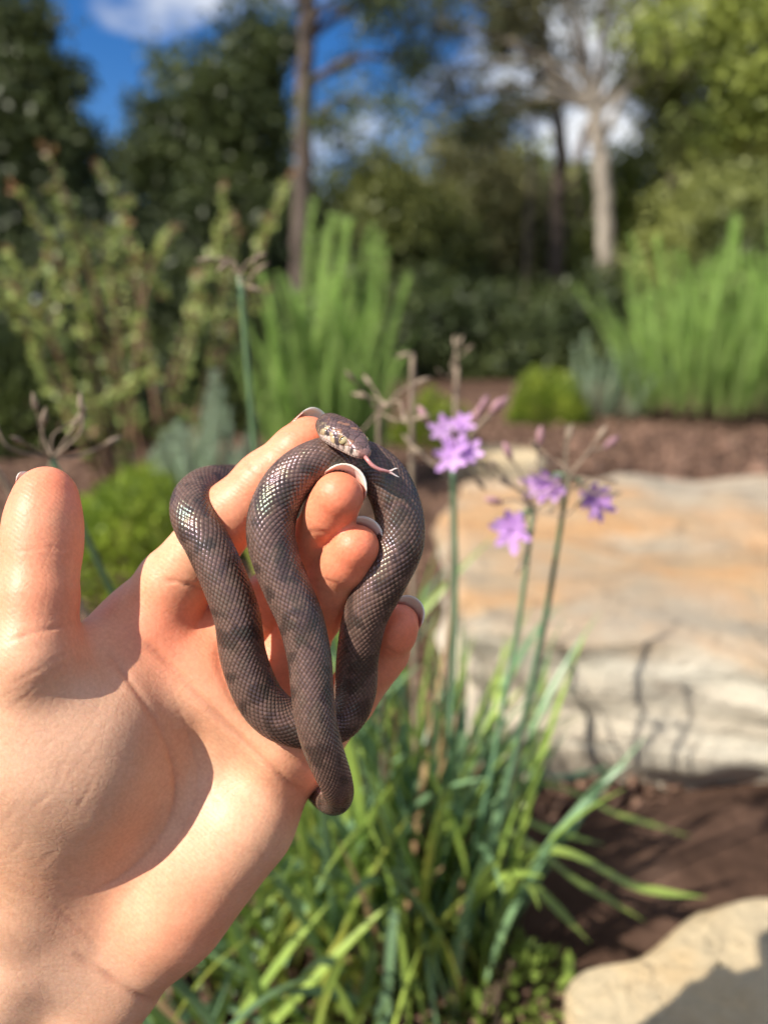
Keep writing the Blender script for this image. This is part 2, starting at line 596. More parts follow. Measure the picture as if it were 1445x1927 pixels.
b2 = SKIN.bump(SKIN.math('MINIMUM', vo.outputs[0], 0.25), 0.18, 0.0005, b1)
b3 = SKIN.bump(SKIN.math('MINIMUM', vo2.outputs[0], 0.03), 0.15, 0.004, b2)
b4 = SKIN.bump(SKIN.noise(180, 4, 0.6, co), 0.12, 0.0012, b3)
SKIN.set('normal', b4)
SKIN.set('roughness', SKIN.math('ADD', SKIN.math('MULTIPLY', fine, 0.3), 0.34))

HW = cam_to_world(HV)
WRIST = cam_to_world(C(130, 1820, 240)[None])[0]
hand_me = make_mesh('hand', HW - WRIST, HF, SKIN.m)
attr_float(hand_me, 'red', red); attr_float(hand_me, 'pale', pale); attr_float(hand_me, 'crease', crease)
hand = tag(link('hand', hand_me, loc=WRIST), 'open bare human hand with bent fingers and white-tipped nails, holding the small brown snake', 'hand')

NAIL = Mat('nail', base_color=(0.74, 0.66, 0.58), roughness=0.22)
NAIL.set('Subsurface Weight', 0.25); NAIL.set('Subsurface Radius', (1, .7, .5)); NAIL.set('Subsurface Scale', 0.001)
NAIL.set('Coat Weight', 0.5)
nc = NAIL.attr('bed', 'Fac')
NAIL.set('base color', NAIL.mix(nc, (0.80, 0.74, 0.66), (0.66, 0.36, 0.28)))


def nail(js, dorsal_hint, reach, width=1.0, back=6.0, lift=0.0, half=64):
    t, k = C(*js[-1][:3]), C(*js[-2][:3]); r = js[-1][3]
    a = unit(t - k)
    d = unit(np.asarray(dorsal_hint, float) - a * np.dot(dorsal_hint, a))
    w = np.cross(a, d)
    nu, nv = 13, 12
    V, bed = [], []
    for layer in (0, 1):
        for j in range(nv):
            s = j / (nv - 1)
            for i in range(nu):
                u = -1 + 2 * i / (nu - 1)
                end = reach - (0.62 * r) * abs(u) ** 2.2          # rounded free edge
                x = -back + s * (end + back)
                th = math.radians(half * width) * u
                drop = max(0, x - r * 0.2) ** 2 * 0.022
                rr = r * 1.02 + 0.25 - layer * 0.36
                V.append(t + a * x + d * (rr * math.cos(th) - drop + lift) + w * rr * math.sin(th))
                bed.append(1 - smooth01(x, r * 0.45, r * 0.62))
    F = []
    for j in range(nv - 1):
        for i in range(nu - 1):
            q = j * nu + i
            F.append((q, q + 1, q + nu + 1, q + nu)); q += nu * nv
            F.append((q, q + nu, q + nu + 1, q + 1))
    o = nu * nv
    for j in range(nv - 1):
        for e in (0, nu - 1):
            q = j * nu + e; F.append((q, q + nu, q + nu + o, q + o))
    for i in range(nu - 1):
        for e in (0, nv - 1):
            q = e * nu + i; F.append((q, q + 1, q + 1 + o, q + o))
    W = cam_to_world(np.array(V))
    me = make_mesh('nail', W - WRIST, F, NAIL.m)
    attr_float(me, 'bed', np.array(bed))
    return link('nail', me, hand)


def auto_dorsal(js):
    a = unit(C(*js[-1][:3]) - C(*js[-2][:3]))
    return -(np.array([0, 0, 1.0]) - a * a[2])


nail(FINGERS['index'], (-0.35, 0.45, -0.82), 8.7, lift=-0.2)
nail(FINGERS['middle'], auto_dorsal(FINGERS['middle']), 7.1, lift=-0.1)
nail(FINGERS['ring'], auto_dorsal(FINGERS['ring']), 7.0, lift=-0.1)
nail(FINGERS['little'], (0.55, 0.3, -0.8), 7.0)
nail(THUMB, (-1.0, 0.0, -0.45), 8.2, half=56, lift=-0.3)

# ------------------------------------------------------------------ the snake: one swept body with raised scales
PATH = [  # photo pixel, depth mm, radius mm; from the snout to the tail
    (689, 858, 199.0, 0), (666, 838, 203.2, 0), (644, 819, 207.2, 0), (624, 803, 212, 0),
    (622, 806, 219, 3.7), (634, 818, 227, 3.7), (632, 838, 238, 4.0), (600, 866, 249, 4.4), (545, 892, 256, 5.0), (485, 908, 257, 5.6), (432, 908, 251, 6.1),
    (390, 915, 240, 6.4), (366, 935, 231, 6.5), (361, 962, 225, 6.6), (372, 992, 221.5, 6.7), (390, 1022, 220, 6.75), (421, 1089, 219, 6.8), (446, 1159, 219, 6.8), (458, 1236, 220, 6.8),
    (484, 1306, 221, 6.9), (516, 1345, 222, 6.9), (556, 1362, 223, 6.9), (604, 1366, 224, 6.8), (646, 1346, 225, 6.7), (668, 1300, 224, 6.4), (673, 1236, 221, 6.3), (688, 1159, 217, 6.6), (722, 1089, 215, 7.0),
    (752, 1020, 215, 7.1), (746, 950, 215, 7.0), (712, 888, 215, 6.7), (652, 862, 214.5, 6.5), (592, 871, 213, 6.5), (545, 905, 211.5, 6.7), (516, 958, 210.5, 6.9), (510, 1011, 210, 6.9), (525, 1069, 209.5, 6.7), (546, 1120, 209, 6.6),
    (566, 1168, 208.5, 6.4), (582, 1236, 208, 6.15), (588, 1305, 207.5, 5.95), (596, 1365, 207.5, 5.75), (612, 1420, 209, 5.4), (630, 1466, 213, 4.9), (637, 1496, 220, 4.5), (628, 1508, 230, 4.3), (608, 1500, 243, 4.0), (580, 1472, 254, 3.5), (545, 1430, 261, 2.9),
    (520, 1370, 264, 2.3), (500, 1310, 264, 1.6), (470, 1270, 263, 0.9),
]
pp = np.array([np.append(C(*q[:3]), q[3]) for q in PATH])
fine = catmull(pp, 40)
seg = np.linalg.norm(np.diff(fine[:, :3], axis=0), axis=1)
S = np.concatenate([[0], np.cumsum(seg)])
LEN = S[-1]
HEAD = 17.5
ds_body, ds_head = 0.31, 0.16
s_arr = np.concatenate([np.array([0.0, 0.05, 0.12, 0.22, 0.34]), np.arange(0.48, 22, ds_head), np.arange(22, LEN, ds_body)])
P = np.stack([np.interp(s_arr, S, fine[:, i]) for i in range(3)], 1)
# soften the resampled path a little so that the rings stay even
for _ in range(12):
    P[1:-1] = 0.25 * P[:-2] + 0.5 * P[1:-1] + 0.25 * P[2:]
rad = np.interp(s_arr, S, fine[:, 3]) * 0.945 - 0.1
# head profile (mm from the snout)
hs = [0, 0.25, 0.8, 1.8, 3.2, 5, 7, 9.5, 12, 14, 16, 18.5, 21.5, 26]
hw = [0.25, 1.05, 1.8, 2.45, 2.95, 3.45, 3.95, 4.75, 5.35, 5.5, 5.1, 4.3, 3.8, 3.7]
hu = [0.15, 0.7, 1.2, 1.75, 2.15, 2.6, 3.0, 3.3, 3.5, 3.55, 3.5, 3.45, 3.55, 3.7]
hd = [0.15, 0.6, 1.05, 1.45, 1.75, 2.05, 2.35, 2.65, 2.9, 3.0, 3.0, 3.1, 3.4, 3.7]
inh = s_arr < 26
W_ = np.where(inh, np.interp(s_arr, hs, hw), np.maximum(rad, 0.3))
U_ = np.where(inh, np.interp(s_arr, hs, hu), np.maximum(rad, 0.3))
D_ = np.where(inh, np.interp(s_arr, hs, hd), np.maximum(rad, 0.3))
k = np.exp(-np.linspace(-2, 2, 41) ** 2); k /= k.sum()
sm = lambda a: np.where(s_arr > 24, np.convolve(np.pad(a, 20, 'edge'), k, 'valid'), a)
W_, U_, D_ = sm(W_), sm(U_), sm(D_)
T = unit(np.gradient(P, axis=0))
# rotation-minimising frame, started where the back faces the camera on the big arch
start = int(np.argmin(np.linalg.norm(P - C(546, 1120, 209), axis=1)))
DOR = np.zeros_like(P)
DOR[start] = unit(np.array([0.05, 0.1, 1.0]) - T[start] * np.dot([0.05, 0.1, 1.0], T[start]))
for rng_ in (range(start + 1, len(P)), range(start - 1, -1, -1)):
    for i in rng_:
        j = i - 1 if i > start else i + 1
        v = DOR[j] - T[i] * DOR[j].dot(T[i])
        DOR[i] = v / np.linalg.norm(v)
# roll the head so that its top faces up and towards the viewer; the roll unwinds along the hidden neck
want = np.array([0.42, 0.72, 0.66])
w0 = unit(want - T[20] * want.dot(T[20]))
b0 = np.cross(T[20], DOR[20])
roll = math.atan2(w0.dot(b0), w0.dot(DOR[20]))
ra = roll * (1 - smooth01(s_arr, 20, 75))
Bn = np.cross(T, DOR)
DOR = DOR * np.cos(ra)[:, None] + Bn * np.sin(ra)[:, None]
# keep the back turned a little to the viewer along the visible loops
vis = smooth01(s_arr, 75, 95) * (1 - smooth01(s_arr, LEN - 95, LEN - 75))
Bn = np.cross(T, DOR)
tz = np.array([0.0, 0.12, 1.0]); tgt = unit(tz - T * (T @ tz)[:, None])
da = np.arctan2((tgt * Bn).sum(1), (tgt * DOR).sum(1)) * vis * 0.7
DOR = DOR * np.cos(da)[:, None] + Bn * np.sin(da)[:, None]
LAT = np.cross(T, DOR)

NCOL, PER = 56, 4
MRING = NCOL * PER
th = np.arange(MRING) / MRING * 2 * math.pi             # 0 = back, pi = belly
reff = np.maximum((W_ + U_) / 2, 0.35)
pitch = 1.32 * 2 * (2 * math.pi * reff / NCOL)
bpos = np.concatenate([[0], np.cumsum(np.diff(s_arr) / (0.5 * (pitch[1:] + pitch[:-1])))])
A_, B_ = np.meshgrid(np.arange(MRING) / PER, bpos, indexing='xy')
p_, q_ = B_ + A_ / 2, B_ - A_ / 2
ip, iq = np.floor(p_), np.floor(q_)
ua = (2 * math.pi * reff / NCOL)[:, None]; ub = pitch[:, None]
F1 = np.full(A_.shape, 9.0); F2 = np.full(A_.shape, 9.0)
ca = np.zeros(A_.shape); cb = np.zeros(A_.shape)
for di in (-1, 0, 1):                                     # six-sided cells of the staggered rows
    for dj in (-1, 0, 1):
        a_ = (ip + di) - (iq + dj); b_ = (ip + di + iq + dj + 1) / 2
        dd = np.sqrt(((A_ - a_) * ua) ** 2 + ((B_ - b_) * ub * 0.86) ** 2)
        closer = dd < F1
        F2 = np.where(closer, F1, np.minimum(F2, dd))
        ca = np.where(closer, a_, ca); cb = np.where(closer, b_, cb)
        F1 = np.minimum(F1, dd)
edge = (F2 - F1) / (2 * ua)                               # 0 at the seam between scales
along = np.clip((B_ - cb) + 0.5, 0, 1)
dome = smooth01(edge, 0.0, 0.30)
height = 0.13 * dome + 0.12 * along * dome + 0.09 * np.clip(1 - (F1 / (1.25 * ua)) ** 2, 0, 1)
ca = np.mod(ca, NCOL)
rs = np.random.default_rng(8)
tab = rs.random((NCOL, int(bpos[-1]) + 6, 3))
cell_rand = tab[ca.astype(int) % NCOL, np.clip(cb.astype(int), 0, tab.shape[1] - 1)]
s_c = np.interp(cb, bpos, s_arr); th_c = ca / NCOL * 2 * math.pi
lat_c = np.abs(((th_c + math.pi) % (2 * math.pi)) - math.pi) / math.pi    # 0 back .. 1 belly
# belly: broad smooth scutes
TH = np.broadcast_to(th[None], A_.shape); SS = np.broadcast_to(s_arr[:, None], A_.shape)
lat = np.abs(((TH + math.pi) % (2 * math.pi)) - math.pi) / math.pi
belly = smooth01(lat, 0.80, 0.86)
scute = (SS / 2.6) % 1.0
height = height * (1 - belly) + belly * (0.12 * smooth01(scute, 0, 0.12) * scute)
height *= (reff / 6.6)[:, None] ** 0.6
# head plates: big near the snout, small behind
ishead = 1 - smooth01(SS, 13.0, 17.0)
hp = []
r2 = np.random.default_rng(21)
for srow, cnt in ((0.5, 3), (1.5, 4), (2.8, 5), (4.2, 5), (5.6, 6), (7.0, 7), (8.3, 9), (9.5, 10), (10.6, 12), (11.6, 13), (12.6, 14), (13.6, 15), (14.5, 16), (15.4, 17), (16.2, 18), (17.0, 19)):
    for i in range(cnt):
        t_ = (i + 0.5 * (cnt % 2) - cnt / 2 + (0 if cnt % 2 else 0.5)) / cnt
        hp.append((srow + r2.normal() * 0.12, t_ * 1.42 * math.pi + r2.normal() * 0.02))
for i in range(14):                                       # lip scales along both sides
    for sg in (-1, 1):
        hp.append((0.7 + i * 0.95, sg * 0.60 * math.pi)); hp.append((0.9 + i * 0.95, sg * 0.72 * math.pi))
hp = np.array(hp)
nh = int(np.searchsorted(s_arr, 18.5))
hw_ = np.interp(s_arr, hs, hw)
hx = s_arr[:nh, None] + 0 * TH[:nh]; hth = ((TH[:nh] + math.pi) % (2 * math.pi)) - math.pi
hy = hth * (hw_[:nh, None] + 0.8) * 0.85
py_ = hp[:, 1] * (np.interp(hp[:, 0], hs, hw) + 0.8) * 0.85
d2 = np.sqrt((hx[..., None] - hp[:, 0]) ** 2 + (hy[..., None] - py_) ** 2)
srt = np.sort(d2, -1)
f21 = srt[..., 1] - srt[..., 0]
nearest = np.argmin(d2, -1)
hh = 0.17 * smooth01(f21, 0.0, 0.28)
hedge = np.ones_like(SS); hedge[:nh] = smooth01(f21, 0.0, 0.22)
hl = np.zeros_like(SS); hl[:nh] = hh
height = height * (1 - ishead) + hl * ishead * smooth01(SS, 0.2, 1.0)
# mouth line and the pit of the eye
lat_h = np.abs(((TH + math.pi) % (2 * math.pi)) - math.pi) / math.pi
mouth = np.exp(-((lat_h - 0.665) / 0.016) ** 2) * (1 - smooth01(SS, 11.5, 13)) * smooth01(SS, 0.1, 0.5)
height -= 0.22 * mouth
brow = np.exp(-((SS - 6.6) / 1.9) ** 2 - ((lat_h - 0.27) / 0.06) ** 2)
height += 0.35 * brow
socket = np.exp(-((SS - 6.6) / 1.3) ** 2 - ((lat_h - 0.37) / 0.07) ** 2)
height -= 0.35 * socket

cu = np.cos(TH); su = np.sin(TH)
# head section is boxier (flat crown), body is round
sq = (0.72 + 0.28 * smooth01(SS, 14, 22))
sgnpow = lambda x, e: np.sign(x) * np.abs(x) ** e
vert = np.where(cu >= 0, U_[:, None], D_[:, None])
X = sgnpow(su, sq); Y = sgnpow(cu, sq)
off = (W_[:, None] * X)[..., None] * LAT[:, None] + (vert * Y)[..., None] * DOR[:, None]
nrm = unit((X / W_[:, None])[..., None] * LAT[:, None] + (Y / vert)[..., None] * DOR[:, None])
SV = P[:, None] + off + nrm * height[..., None]
# colours, one shade for each scale
cpt = np.stack([s_c.ravel() * 0.21, np.cos(th_c.ravel()) * 1.5, np.sin(th_c.ravel()) * 1.5], 1)
n1 = waves(cpt, 3.0, 31).reshape(A_.shape); n2 = waves(cpt, 5.0, 32).reshape(A_.shape)
blotch = smooth01(n1 + 0.9 * n2, 0.3, 0.9)
base = np.array([0.132, 0.080, 0.063]); dark = np.array([0.045, 0.030, 0.025]); side = np.array([0.20, 0.13, 0.09]); pink = np.array([0.62, 0.40, 0.34])
colr = base[None, None] * (0.8 + 0.4 * cell_rand[..., :1])
colr = colr * (1 - smooth01(lat_c, 0.25, 0.65)[..., None] * 0.5) + side * smooth01(lat_c, 0.25, 0.65)[..., None] * 0.5
colr = colr * (1 - blotch[..., None] * 0.75) + dark * blotch[..., None] * 0.75
bl = smooth01(lat_c, 0.68, 0.80)[..., None]
colr = colr * (1 - bl) + pink * bl
bl2 = belly[..., None]
colr = colr * (1 - bl2) + pink * bl2
gap = (1 - smooth01(edge, 0.0, 0.22))[..., None] * (1 - ishead[..., None])
colr = colr * (1 - 0.6 * gap)
# head colours by plate
hc = np.zeros((len(hp), 3))
for i, (s0, t0) in enumerate(hp):
    l0 = abs(t0) / math.pi
    top = np.array([0.125, 0.076, 0.072]) * (0.75 + 0.6 * r2.random())
    if r2.random() < 0.12: top = np.array([0.30, 0.15, 0.10])
    flank = np.array([0.38, 0.27, 0.16]) * (0.6 + 0.7 * r2.random())
    if r2.random() < 0.36: flank = np.array([0.07, 0.05, 0.05])
    if s0 < 3.0: flank = np.array([0.42, 0.26, 0.21]) * (0.75 + 0.4 * r2.random())
    lip = np.array([0.62, 0.47, 0.40]) * (0.85 + 0.2 * r2.random())
    if r2.random() < 0.15 and s0 < 9: lip *= 0.45
    hc[i] = top if l0 < 0.30 else (flank if l0 < 0.53 else lip)
hcol = hc[nearest]
spk = waves(np.stack([hx.ravel() * 1.0, hy.ravel() * 1.0], 1), 2.0, 79).reshape(hx.shape)
fl_ = (1 - np.exp(-((SS[:nh] - 6.6) / 1.9) ** 2)) * smooth01(lat_h[:nh], 0.22, 0.32) * (1 - smooth01(lat_h[:nh], 0.50, 0.60)) * smooth01(SS[:nh], 1.5, 3)
sp_ = (fl_ * smooth01(spk, 0.35, 0.8))[..., None]
hcol = hcol * (1 - 0.85 * sp_) + np.array([0.045, 0.032, 0.032]) * 0.85 * sp_
sp2 = (fl_ * smooth01(-spk, 0.5, 0.9))[..., None]
hcol = hcol * (1 - 0.6 * sp2) + np.array([0.60, 0.46, 0.26]) * 0.6 * sp2
chin = smooth01(lat_h[:nh], 0.74, 0.80)[..., None]
hcol = hcol * (1 - chin) + np.array([0.66, 0.50, 0.44]) * chin
hcol *= (0.28 + 0.72 * hedge[:nh])[..., None]
sn = (1 - smooth01(SS[:nh], 0.4, 1.5))[..., None]
hcol = hcol * (1 - sn) + np.array([0.40, 0.20, 0.17]) * sn
hcol *= (1 - 0.75 * mouth[:nh])[..., None]
ih = ishead[:nh][..., None]
colr[:nh] = colr[:nh] * (1 - ih) + hcol * ih

NR = len(s_arr)
i0 = np.arange(NR - 1)[:, None] * MRING; j0 = np.arange(MRING)[None]; j1 = (j0 + 1) % MRING
SF = np.stack([i0 + j0, i0 + MRING + j0, i0 + MRING + j1, i0 + j1], -1).reshape(-1, 4)
SNK = Mat('snake_skin', roughness=0.3)
SNK.set('Specular IOR Level', 0.7)
SNK.set('base color', SNK.attr('tint'))
SNK.set('Thin Film Thickness', SNK.math('ADD', SNK.math('MULTIPLY', SNK.noise(90, 2), 900.0), 250.0))
SNK.set('Thin Film IOR', 1.035)
SNK.set('roughness', SNK.math('ADD', SNK.math('MULTIPLY', SNK.noise(1500, 2), 0.16), 0.2))
SNK.set('normal', SNK.bump(SNK.noise(2600, 2), 0.12, 0.0003))
SNK.set('Subsurface Weight', 0.06); SNK.set('Subsurface Scale', 0.001)
SW = cam_to_world(SV.reshape(-1, 3))
SBASE = cam_to_world(C(590, 1366, 216)[None])[0]
snake = thing('snake', SBASE, 'small glossy dark brown snake coiled in loops over the fingers with its tongue out', 'snake')
smesh = make_mesh('body', SW - SBASE, SF, SNK.m)
attr_color(smesh, 'tint', np.clip(colr.reshape(-1, 3), 0, 1))
snake_body = link('body', smesh, snake)


def head_point(s, theta, out=0.0):
    i = int(np.searchsorted(s_arr, s)); j = int(round(theta / (2 * math.pi) * MRING)) % MRING
    return P[i] + off[i, j] + nrm[i, j] * out, nrm[i, j], T[i], i, j


# eyes: a golden ball with a dark upright slit, one on each side of the head
EYE = Mat('snake_eye', roughness=0.08)
EYE.set('base color', EYE.attr('tint')); EYE.set('Coat Weight', 1.0); EYE.set('Coat Roughness', 0.03)
for sgn in (1, -1):
    c, nn, tt, i, j = head_point(6.6, sgn * 0.37 * math.pi, -0.72)
    R = 1.45
    nt_, np_ = 18, 28
    V, colv = [], []
    up = unit(DOR[i] - nn * DOR[i].dot(nn)); sd = np.cross(nn, up)
    for a in range(nt_ + 1):
        for b in range(np_):
            ph, az = math.pi * a / nt_, 2 * math.pi * b / np_
            v = nn * math.cos(ph) + math.sin(ph) * (up * math.cos(az) + sd * math.sin(az))
            V.append(c + v * R)
            uu, vv = v.dot(up), v.dot(sd)
            pup = abs(vv) < 0.24 * max(0.0, 1 - (uu / 0.72) ** 2)
            rim = v.dot(nn) < 0.45
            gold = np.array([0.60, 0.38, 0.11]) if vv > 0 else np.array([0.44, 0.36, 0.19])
            colv.append((0.006, 0.005, 0.005) if pup else ((0.05, 0.035, 0.03) if rim else gold))
    F = [(a * np_ + b, (a + 1) * np_ + b, (a + 1) * np_ + (b + 1) % np_, a * np_ + (b + 1) % np_) for a in range(nt_) for b in range(np_)]
    me = make_mesh('eye', cam_to_world(np.array(V)) - SBASE, F, EYE.m)
    attr_color(me, 'tint', np.array(colv))
    link('eye', me, snake)
# nostrils
NOS = Mat('nostril', base_color=(0.02, 0.012, 0.01), roughness=0.6)
for sgn in (1, -1):
    c, nn, tt, i, j = head_point(1.7, sgn * 0.30 * math.pi, 0.0)
    V, F = tube(np.array([c - nn * 0.3, c + nn * 0.13]), [0.26, 0.26], 10)
    link('nostril', make_mesh('nostril', cam_to_world(V) - SBASE, F, NOS.m), snake)
# tongue
TNG = Mat('tongue', roughness=0.28)
TNG.set('base color', TNG.attr('tint')); TNG.set('Subsurface Weight', 0.3); TNG.set('Subsurface Scale', 0.001); TNG.set('Subsurface Radius', (1, .4, .3))


def tongue_piece(name, pts, radii, c0, c1, parent):
    line = catmull(np.array([C(*q) for q in pts]), 10)
    rr = np.interp(np.linspace(0, 1, len(line)), np.linspace(0, 1, len(radii)), radii)
    V, F = tube(line, rr, 10)
    me = make_mesh(name, cam_to_world(V) - SBASE, F, TNG.m)
    f = np.repeat(np.linspace(0, 1, len(line)), 10)[:, None]
    attr_color(me, 'tint', np.array(c0) * (1 - f) + np.array(c1) * f)
    return link(name, me, parent)


tong = tongue_piece('tongue', [(686, 858, 199.6), (692, 866, 198.2), (701, 876, 197.8), (713, 883, 198), (724, 886, 198.5), (732, 888, 199)], [0.5, 0.52, 0.5, 0.46, 0.38], (0.50, 0.20, 0.19), (0.56, 0.27, 0.26), snake)
tongue_piece('tongue_tip', [(731, 887.5, 199), (737, 885.5, 199), (742, 882.5, 198.5), (748, 881, 198)], [0.34, 0.26, 0.16, 0.05], (0.58, 0.32, 0.30), (0.82, 0.78, 0.76), tong)
tongue_piece('tongue_tip', [(731, 888.5, 199), (737, 890.5, 199), (744, 894.5, 199), (751, 898, 199)], [0.34, 0.28, 0.18, 0.05], (0.58, 0.32, 0.30), (0.82, 0.78, 0.76), tong)

# ------------------------------------------------------------------ setting: ground, mulch
def heightfield(name, x0, x1, y0, y1, nx, ny, fn, mat, power=1.0):
    xs = np.linspace(x0, x1, nx); ys = y0 + (y1 - y0) * np.linspace(0, 1, ny) ** power
    X_, Y_ = np.meshgrid(xs, ys, indexing='xy')
    Z_ = fn(X_, Y_)
    V = np.stack([X_, Y_, Z_], -1).reshape(-1, 3)
    i = np.arange(ny - 1)[:, None] * nx; j = np.arange(nx - 1)[None]
    F = np.stack([i + j, i + j + 1, i + nx + j + 1, i + nx + j], -1).reshape(-1, 4)
    return make_mesh(name, V, F, mat)


def ground_z(x, y):
    x = np.asarray(x, float); y = np.asarray(y, float)
    z = 0.008 * np.sin(9 * x + 1.3) * np.sin(7 * y) + 0.004 * np.sin(23 * x + 11 * y)
    # mulch heaped against the stones at the side and the far bed that stands higher
    z = z + 0.10 * np.exp(-(((x - 0.58) / 0.18) ** 2 + ((y - 0.64) / 0.12) ** 2))
    z = z + 0.06 * smooth01(y, 1.55, 2.3) * (1 - 0.6 * smooth01(y, 4.5, 12))
    z = z + 0.05 * smooth01(y, 0.9, 1.6) * smooth01(-x, -0.15, 0.4)
    z = z + 0.5 * smooth01(y, 14, 60)
    return z


SOIL = Mat('soil', roughness=0.95)
so = SOIL.coord()
SOIL.set('base color', SOIL.ramp(SOIL.noise(9, 8, 0.65, so), [(0.3, (0.035, 0.018, 0.011)), (0.55, (0.12, 0.068, 0.046)), (0.8, (0.22, 0.135, 0.095))]))
SOIL.set('normal', SOIL.bump(SOIL.noise(45, 8, 0.7, so), 0.9, 0.02))
SOIL.set('Specular IOR Level', 0.15)
gme = heightfield('ground', -40, 40, -6, 160, 161, 420, lambda x, y: ground_z(x, y), SOIL.m, 2.0)
# a finer sheet near the camera is part of the same ground
ground = tag(link('ground', gme), 'bare soil and mulch of the garden bed', None, None, 'structure')


def box_soup(cent, ax, ay, az):
    """many little boxes as one array mesh: centres (N,3), half axes (N,3) x3"""
    sg = np.array([(a, b, c) for a in (-1, 1) for b in (-1, 1) for c in (-1, 1)], float)
    V = cent[:, None] + sg[None, :, :1] * ax[:, None] + sg[None, :, 1:2] * ay[:, None] + sg[None, :, 2:] * az[:, None]
    q = np.array([(0, 1, 3, 2), (4, 6, 7, 5), (0, 4, 5, 1), (2, 3, 7, 6), (0, 2, 6, 4), (1, 5, 7, 3)])
    F = q[None] + (np.arange(len(cent)) * 8)[:, None, None]
    return V.reshape(-1, 3), F.reshape(-1, 4)


MULCH = Mat('bark_mulch', roughness=0.9)
MULCH.set('Specular IOR Level', 0.2)
MULCH.set('base color', MULCH.mix(0.5, MULCH.attr('tint'), MULCH.mix(MULCH.noise(120, 3), (0.05, 0.028, 0.02), (0.28, 0.175, 0.125))))


def mulch_bed(name, n, xr, yr, size, label):
    r = np.random.default_rng(n)
    x = r.uniform(*xr, n); y = yr[0] + (yr[1] - yr[0]) * r.random(n) ** 1.25
    z = ground_z(x, y) + r.uniform(0.0, 0.008, n)
    L = size * r.lognormal(0, 0.45, n)
    yaw = r.uniform(0, 6.283, n); tilt = r.normal(0, 0.35, n)
    ax = np.stack([np.cos(yaw) * np.cos(tilt), np.sin(yaw) * np.cos(tilt), np.sin(tilt)], 1)
    up = unit(np.array([0, 0, 1.0]) + r.normal(0, 0.35, (n, 3)))
    ay = unit(np.cross(up, ax)); az = np.cross(ax, ay)
    V, F = box_soup(np.stack([x, y, z], 1), ax * L[:, None], ay * (L * r.uniform(0.16, 0.5, n))[:, None], az * (L * r.uniform(0.06, 0.2, n))[:, None])
    me = make_mesh(name, V, F, MULCH.m, smooth=False)
    t = np.array([0.20, 0.115, 0.078])[None] * r.uniform(0.35, 1.5, (n, 1)) + (r.random((n, 1)) < 0.06) * np.array([[0.16, 0.11, 0.07]])
    attr_color(me, 'tint', np.repeat(t, 8, 0))
    return tag(link(name, me), label, None, None, 'stuff')


mulch_bed('mulch', 26000, (-0.9, 1.5), (0.2, 1.7), 0.0065, 'fine dark brown bark mulch over the near bed')
mulch_bed('mulch', 30000, (-2.6, 4.2), (1.6, 6.0), 0.014, 'brown bark mulch of the raised bed behind the big sandstone block')


# ------------------------------------------------------------------ sandstone blocks
def stone_material(name, cols, band_rot, scale, crust_z=None, cracks=0.3):
    M = Mat(name, roughness=0.88)
    M.set('Specular IOR Level', 0.2)
    co = M.coord()
    mp = M.node('ShaderNodeMapping'); mp.inputs['Rotation'].default_value = band_rot; mp.inputs['Scale'].default_value = (0.6, 0.6, 5.0)
    M.l.new(co, mp.inputs['Vector'])
    band = M.noise(scale, 6, 0.6, mp.outputs[0], dist=1.2)
    c = M.ramp(band, [(0.28, cols[0]), (0.42, cols[1]), (0.56, cols[2]), (0.70, cols[3])])
    big = M.noise(2.6, 5, 0.6, co)
    c = M.mix(M.ramp(big, [(0.42, (0, 0, 0)), (0.62, (0.8, 0.8, 0.8))]), c, cols[4])
    sx = M.node('ShaderNodeSeparateXYZ'); M.l.new(co, sx.inputs[0])
    crust = M.math('ADD', sx.outputs['Z'], M.math('MULTIPLY', M.noise(9, 4, 0.6, co), 0.05))
    c = M.mix(M.ramp(crust, [(crust_z, (1, 1, 1)), (crust_z + 0.02, (0, 0, 0))]), c, M.mix(0.7, c, cols[6])) if crust_z else c
    grime = M.noise(7, 7, 0.7, co, dist=0.6)
    c = M.mix(M.ramp(grime, [(0.57, (0, 0, 0)), (0.70, (0.55, 0.55, 0.55))]), c, cols[5])
    vc = M.node('ShaderNodeTexVoronoi', feature='DISTANCE_TO_EDGE'); vc.inputs['Scale'].default_value = 4.5
    wp = M.mix(0.8, co, M.noise(3.0, 5, 0.6, co, 'Color'), 'ADD'); M.l.new(wp, vc.inputs['Vector'])
    crack = M.ramp(vc.outputs['Distance'], [(0.0, (0, 0, 0)), (0.035, (1, 1, 1))])
    c = M.mix(M.math('MULTIPLY', M.math('SUBTRACT', 1.0, crack), cracks), c, (0.10, 0.065, 0.045))
    c = M.mix(0.22, c, M.ramp(M.noise(160, 3, 0.6, co), [(0.3, (0.4, 0.4, 0.4)), (0.7, (1, 1, 1))]), 'MULTIPLY')
    M.set('base color', c)
    b = M.bump(band, 0.7, 0.03); b = M.bump(M.noise(60, 8, 0.7, co), 0.8, 0.012, b)
    b = M.bump(crack, 0.35, 0.01, b)
    M.set('normal', b)
    return M.m


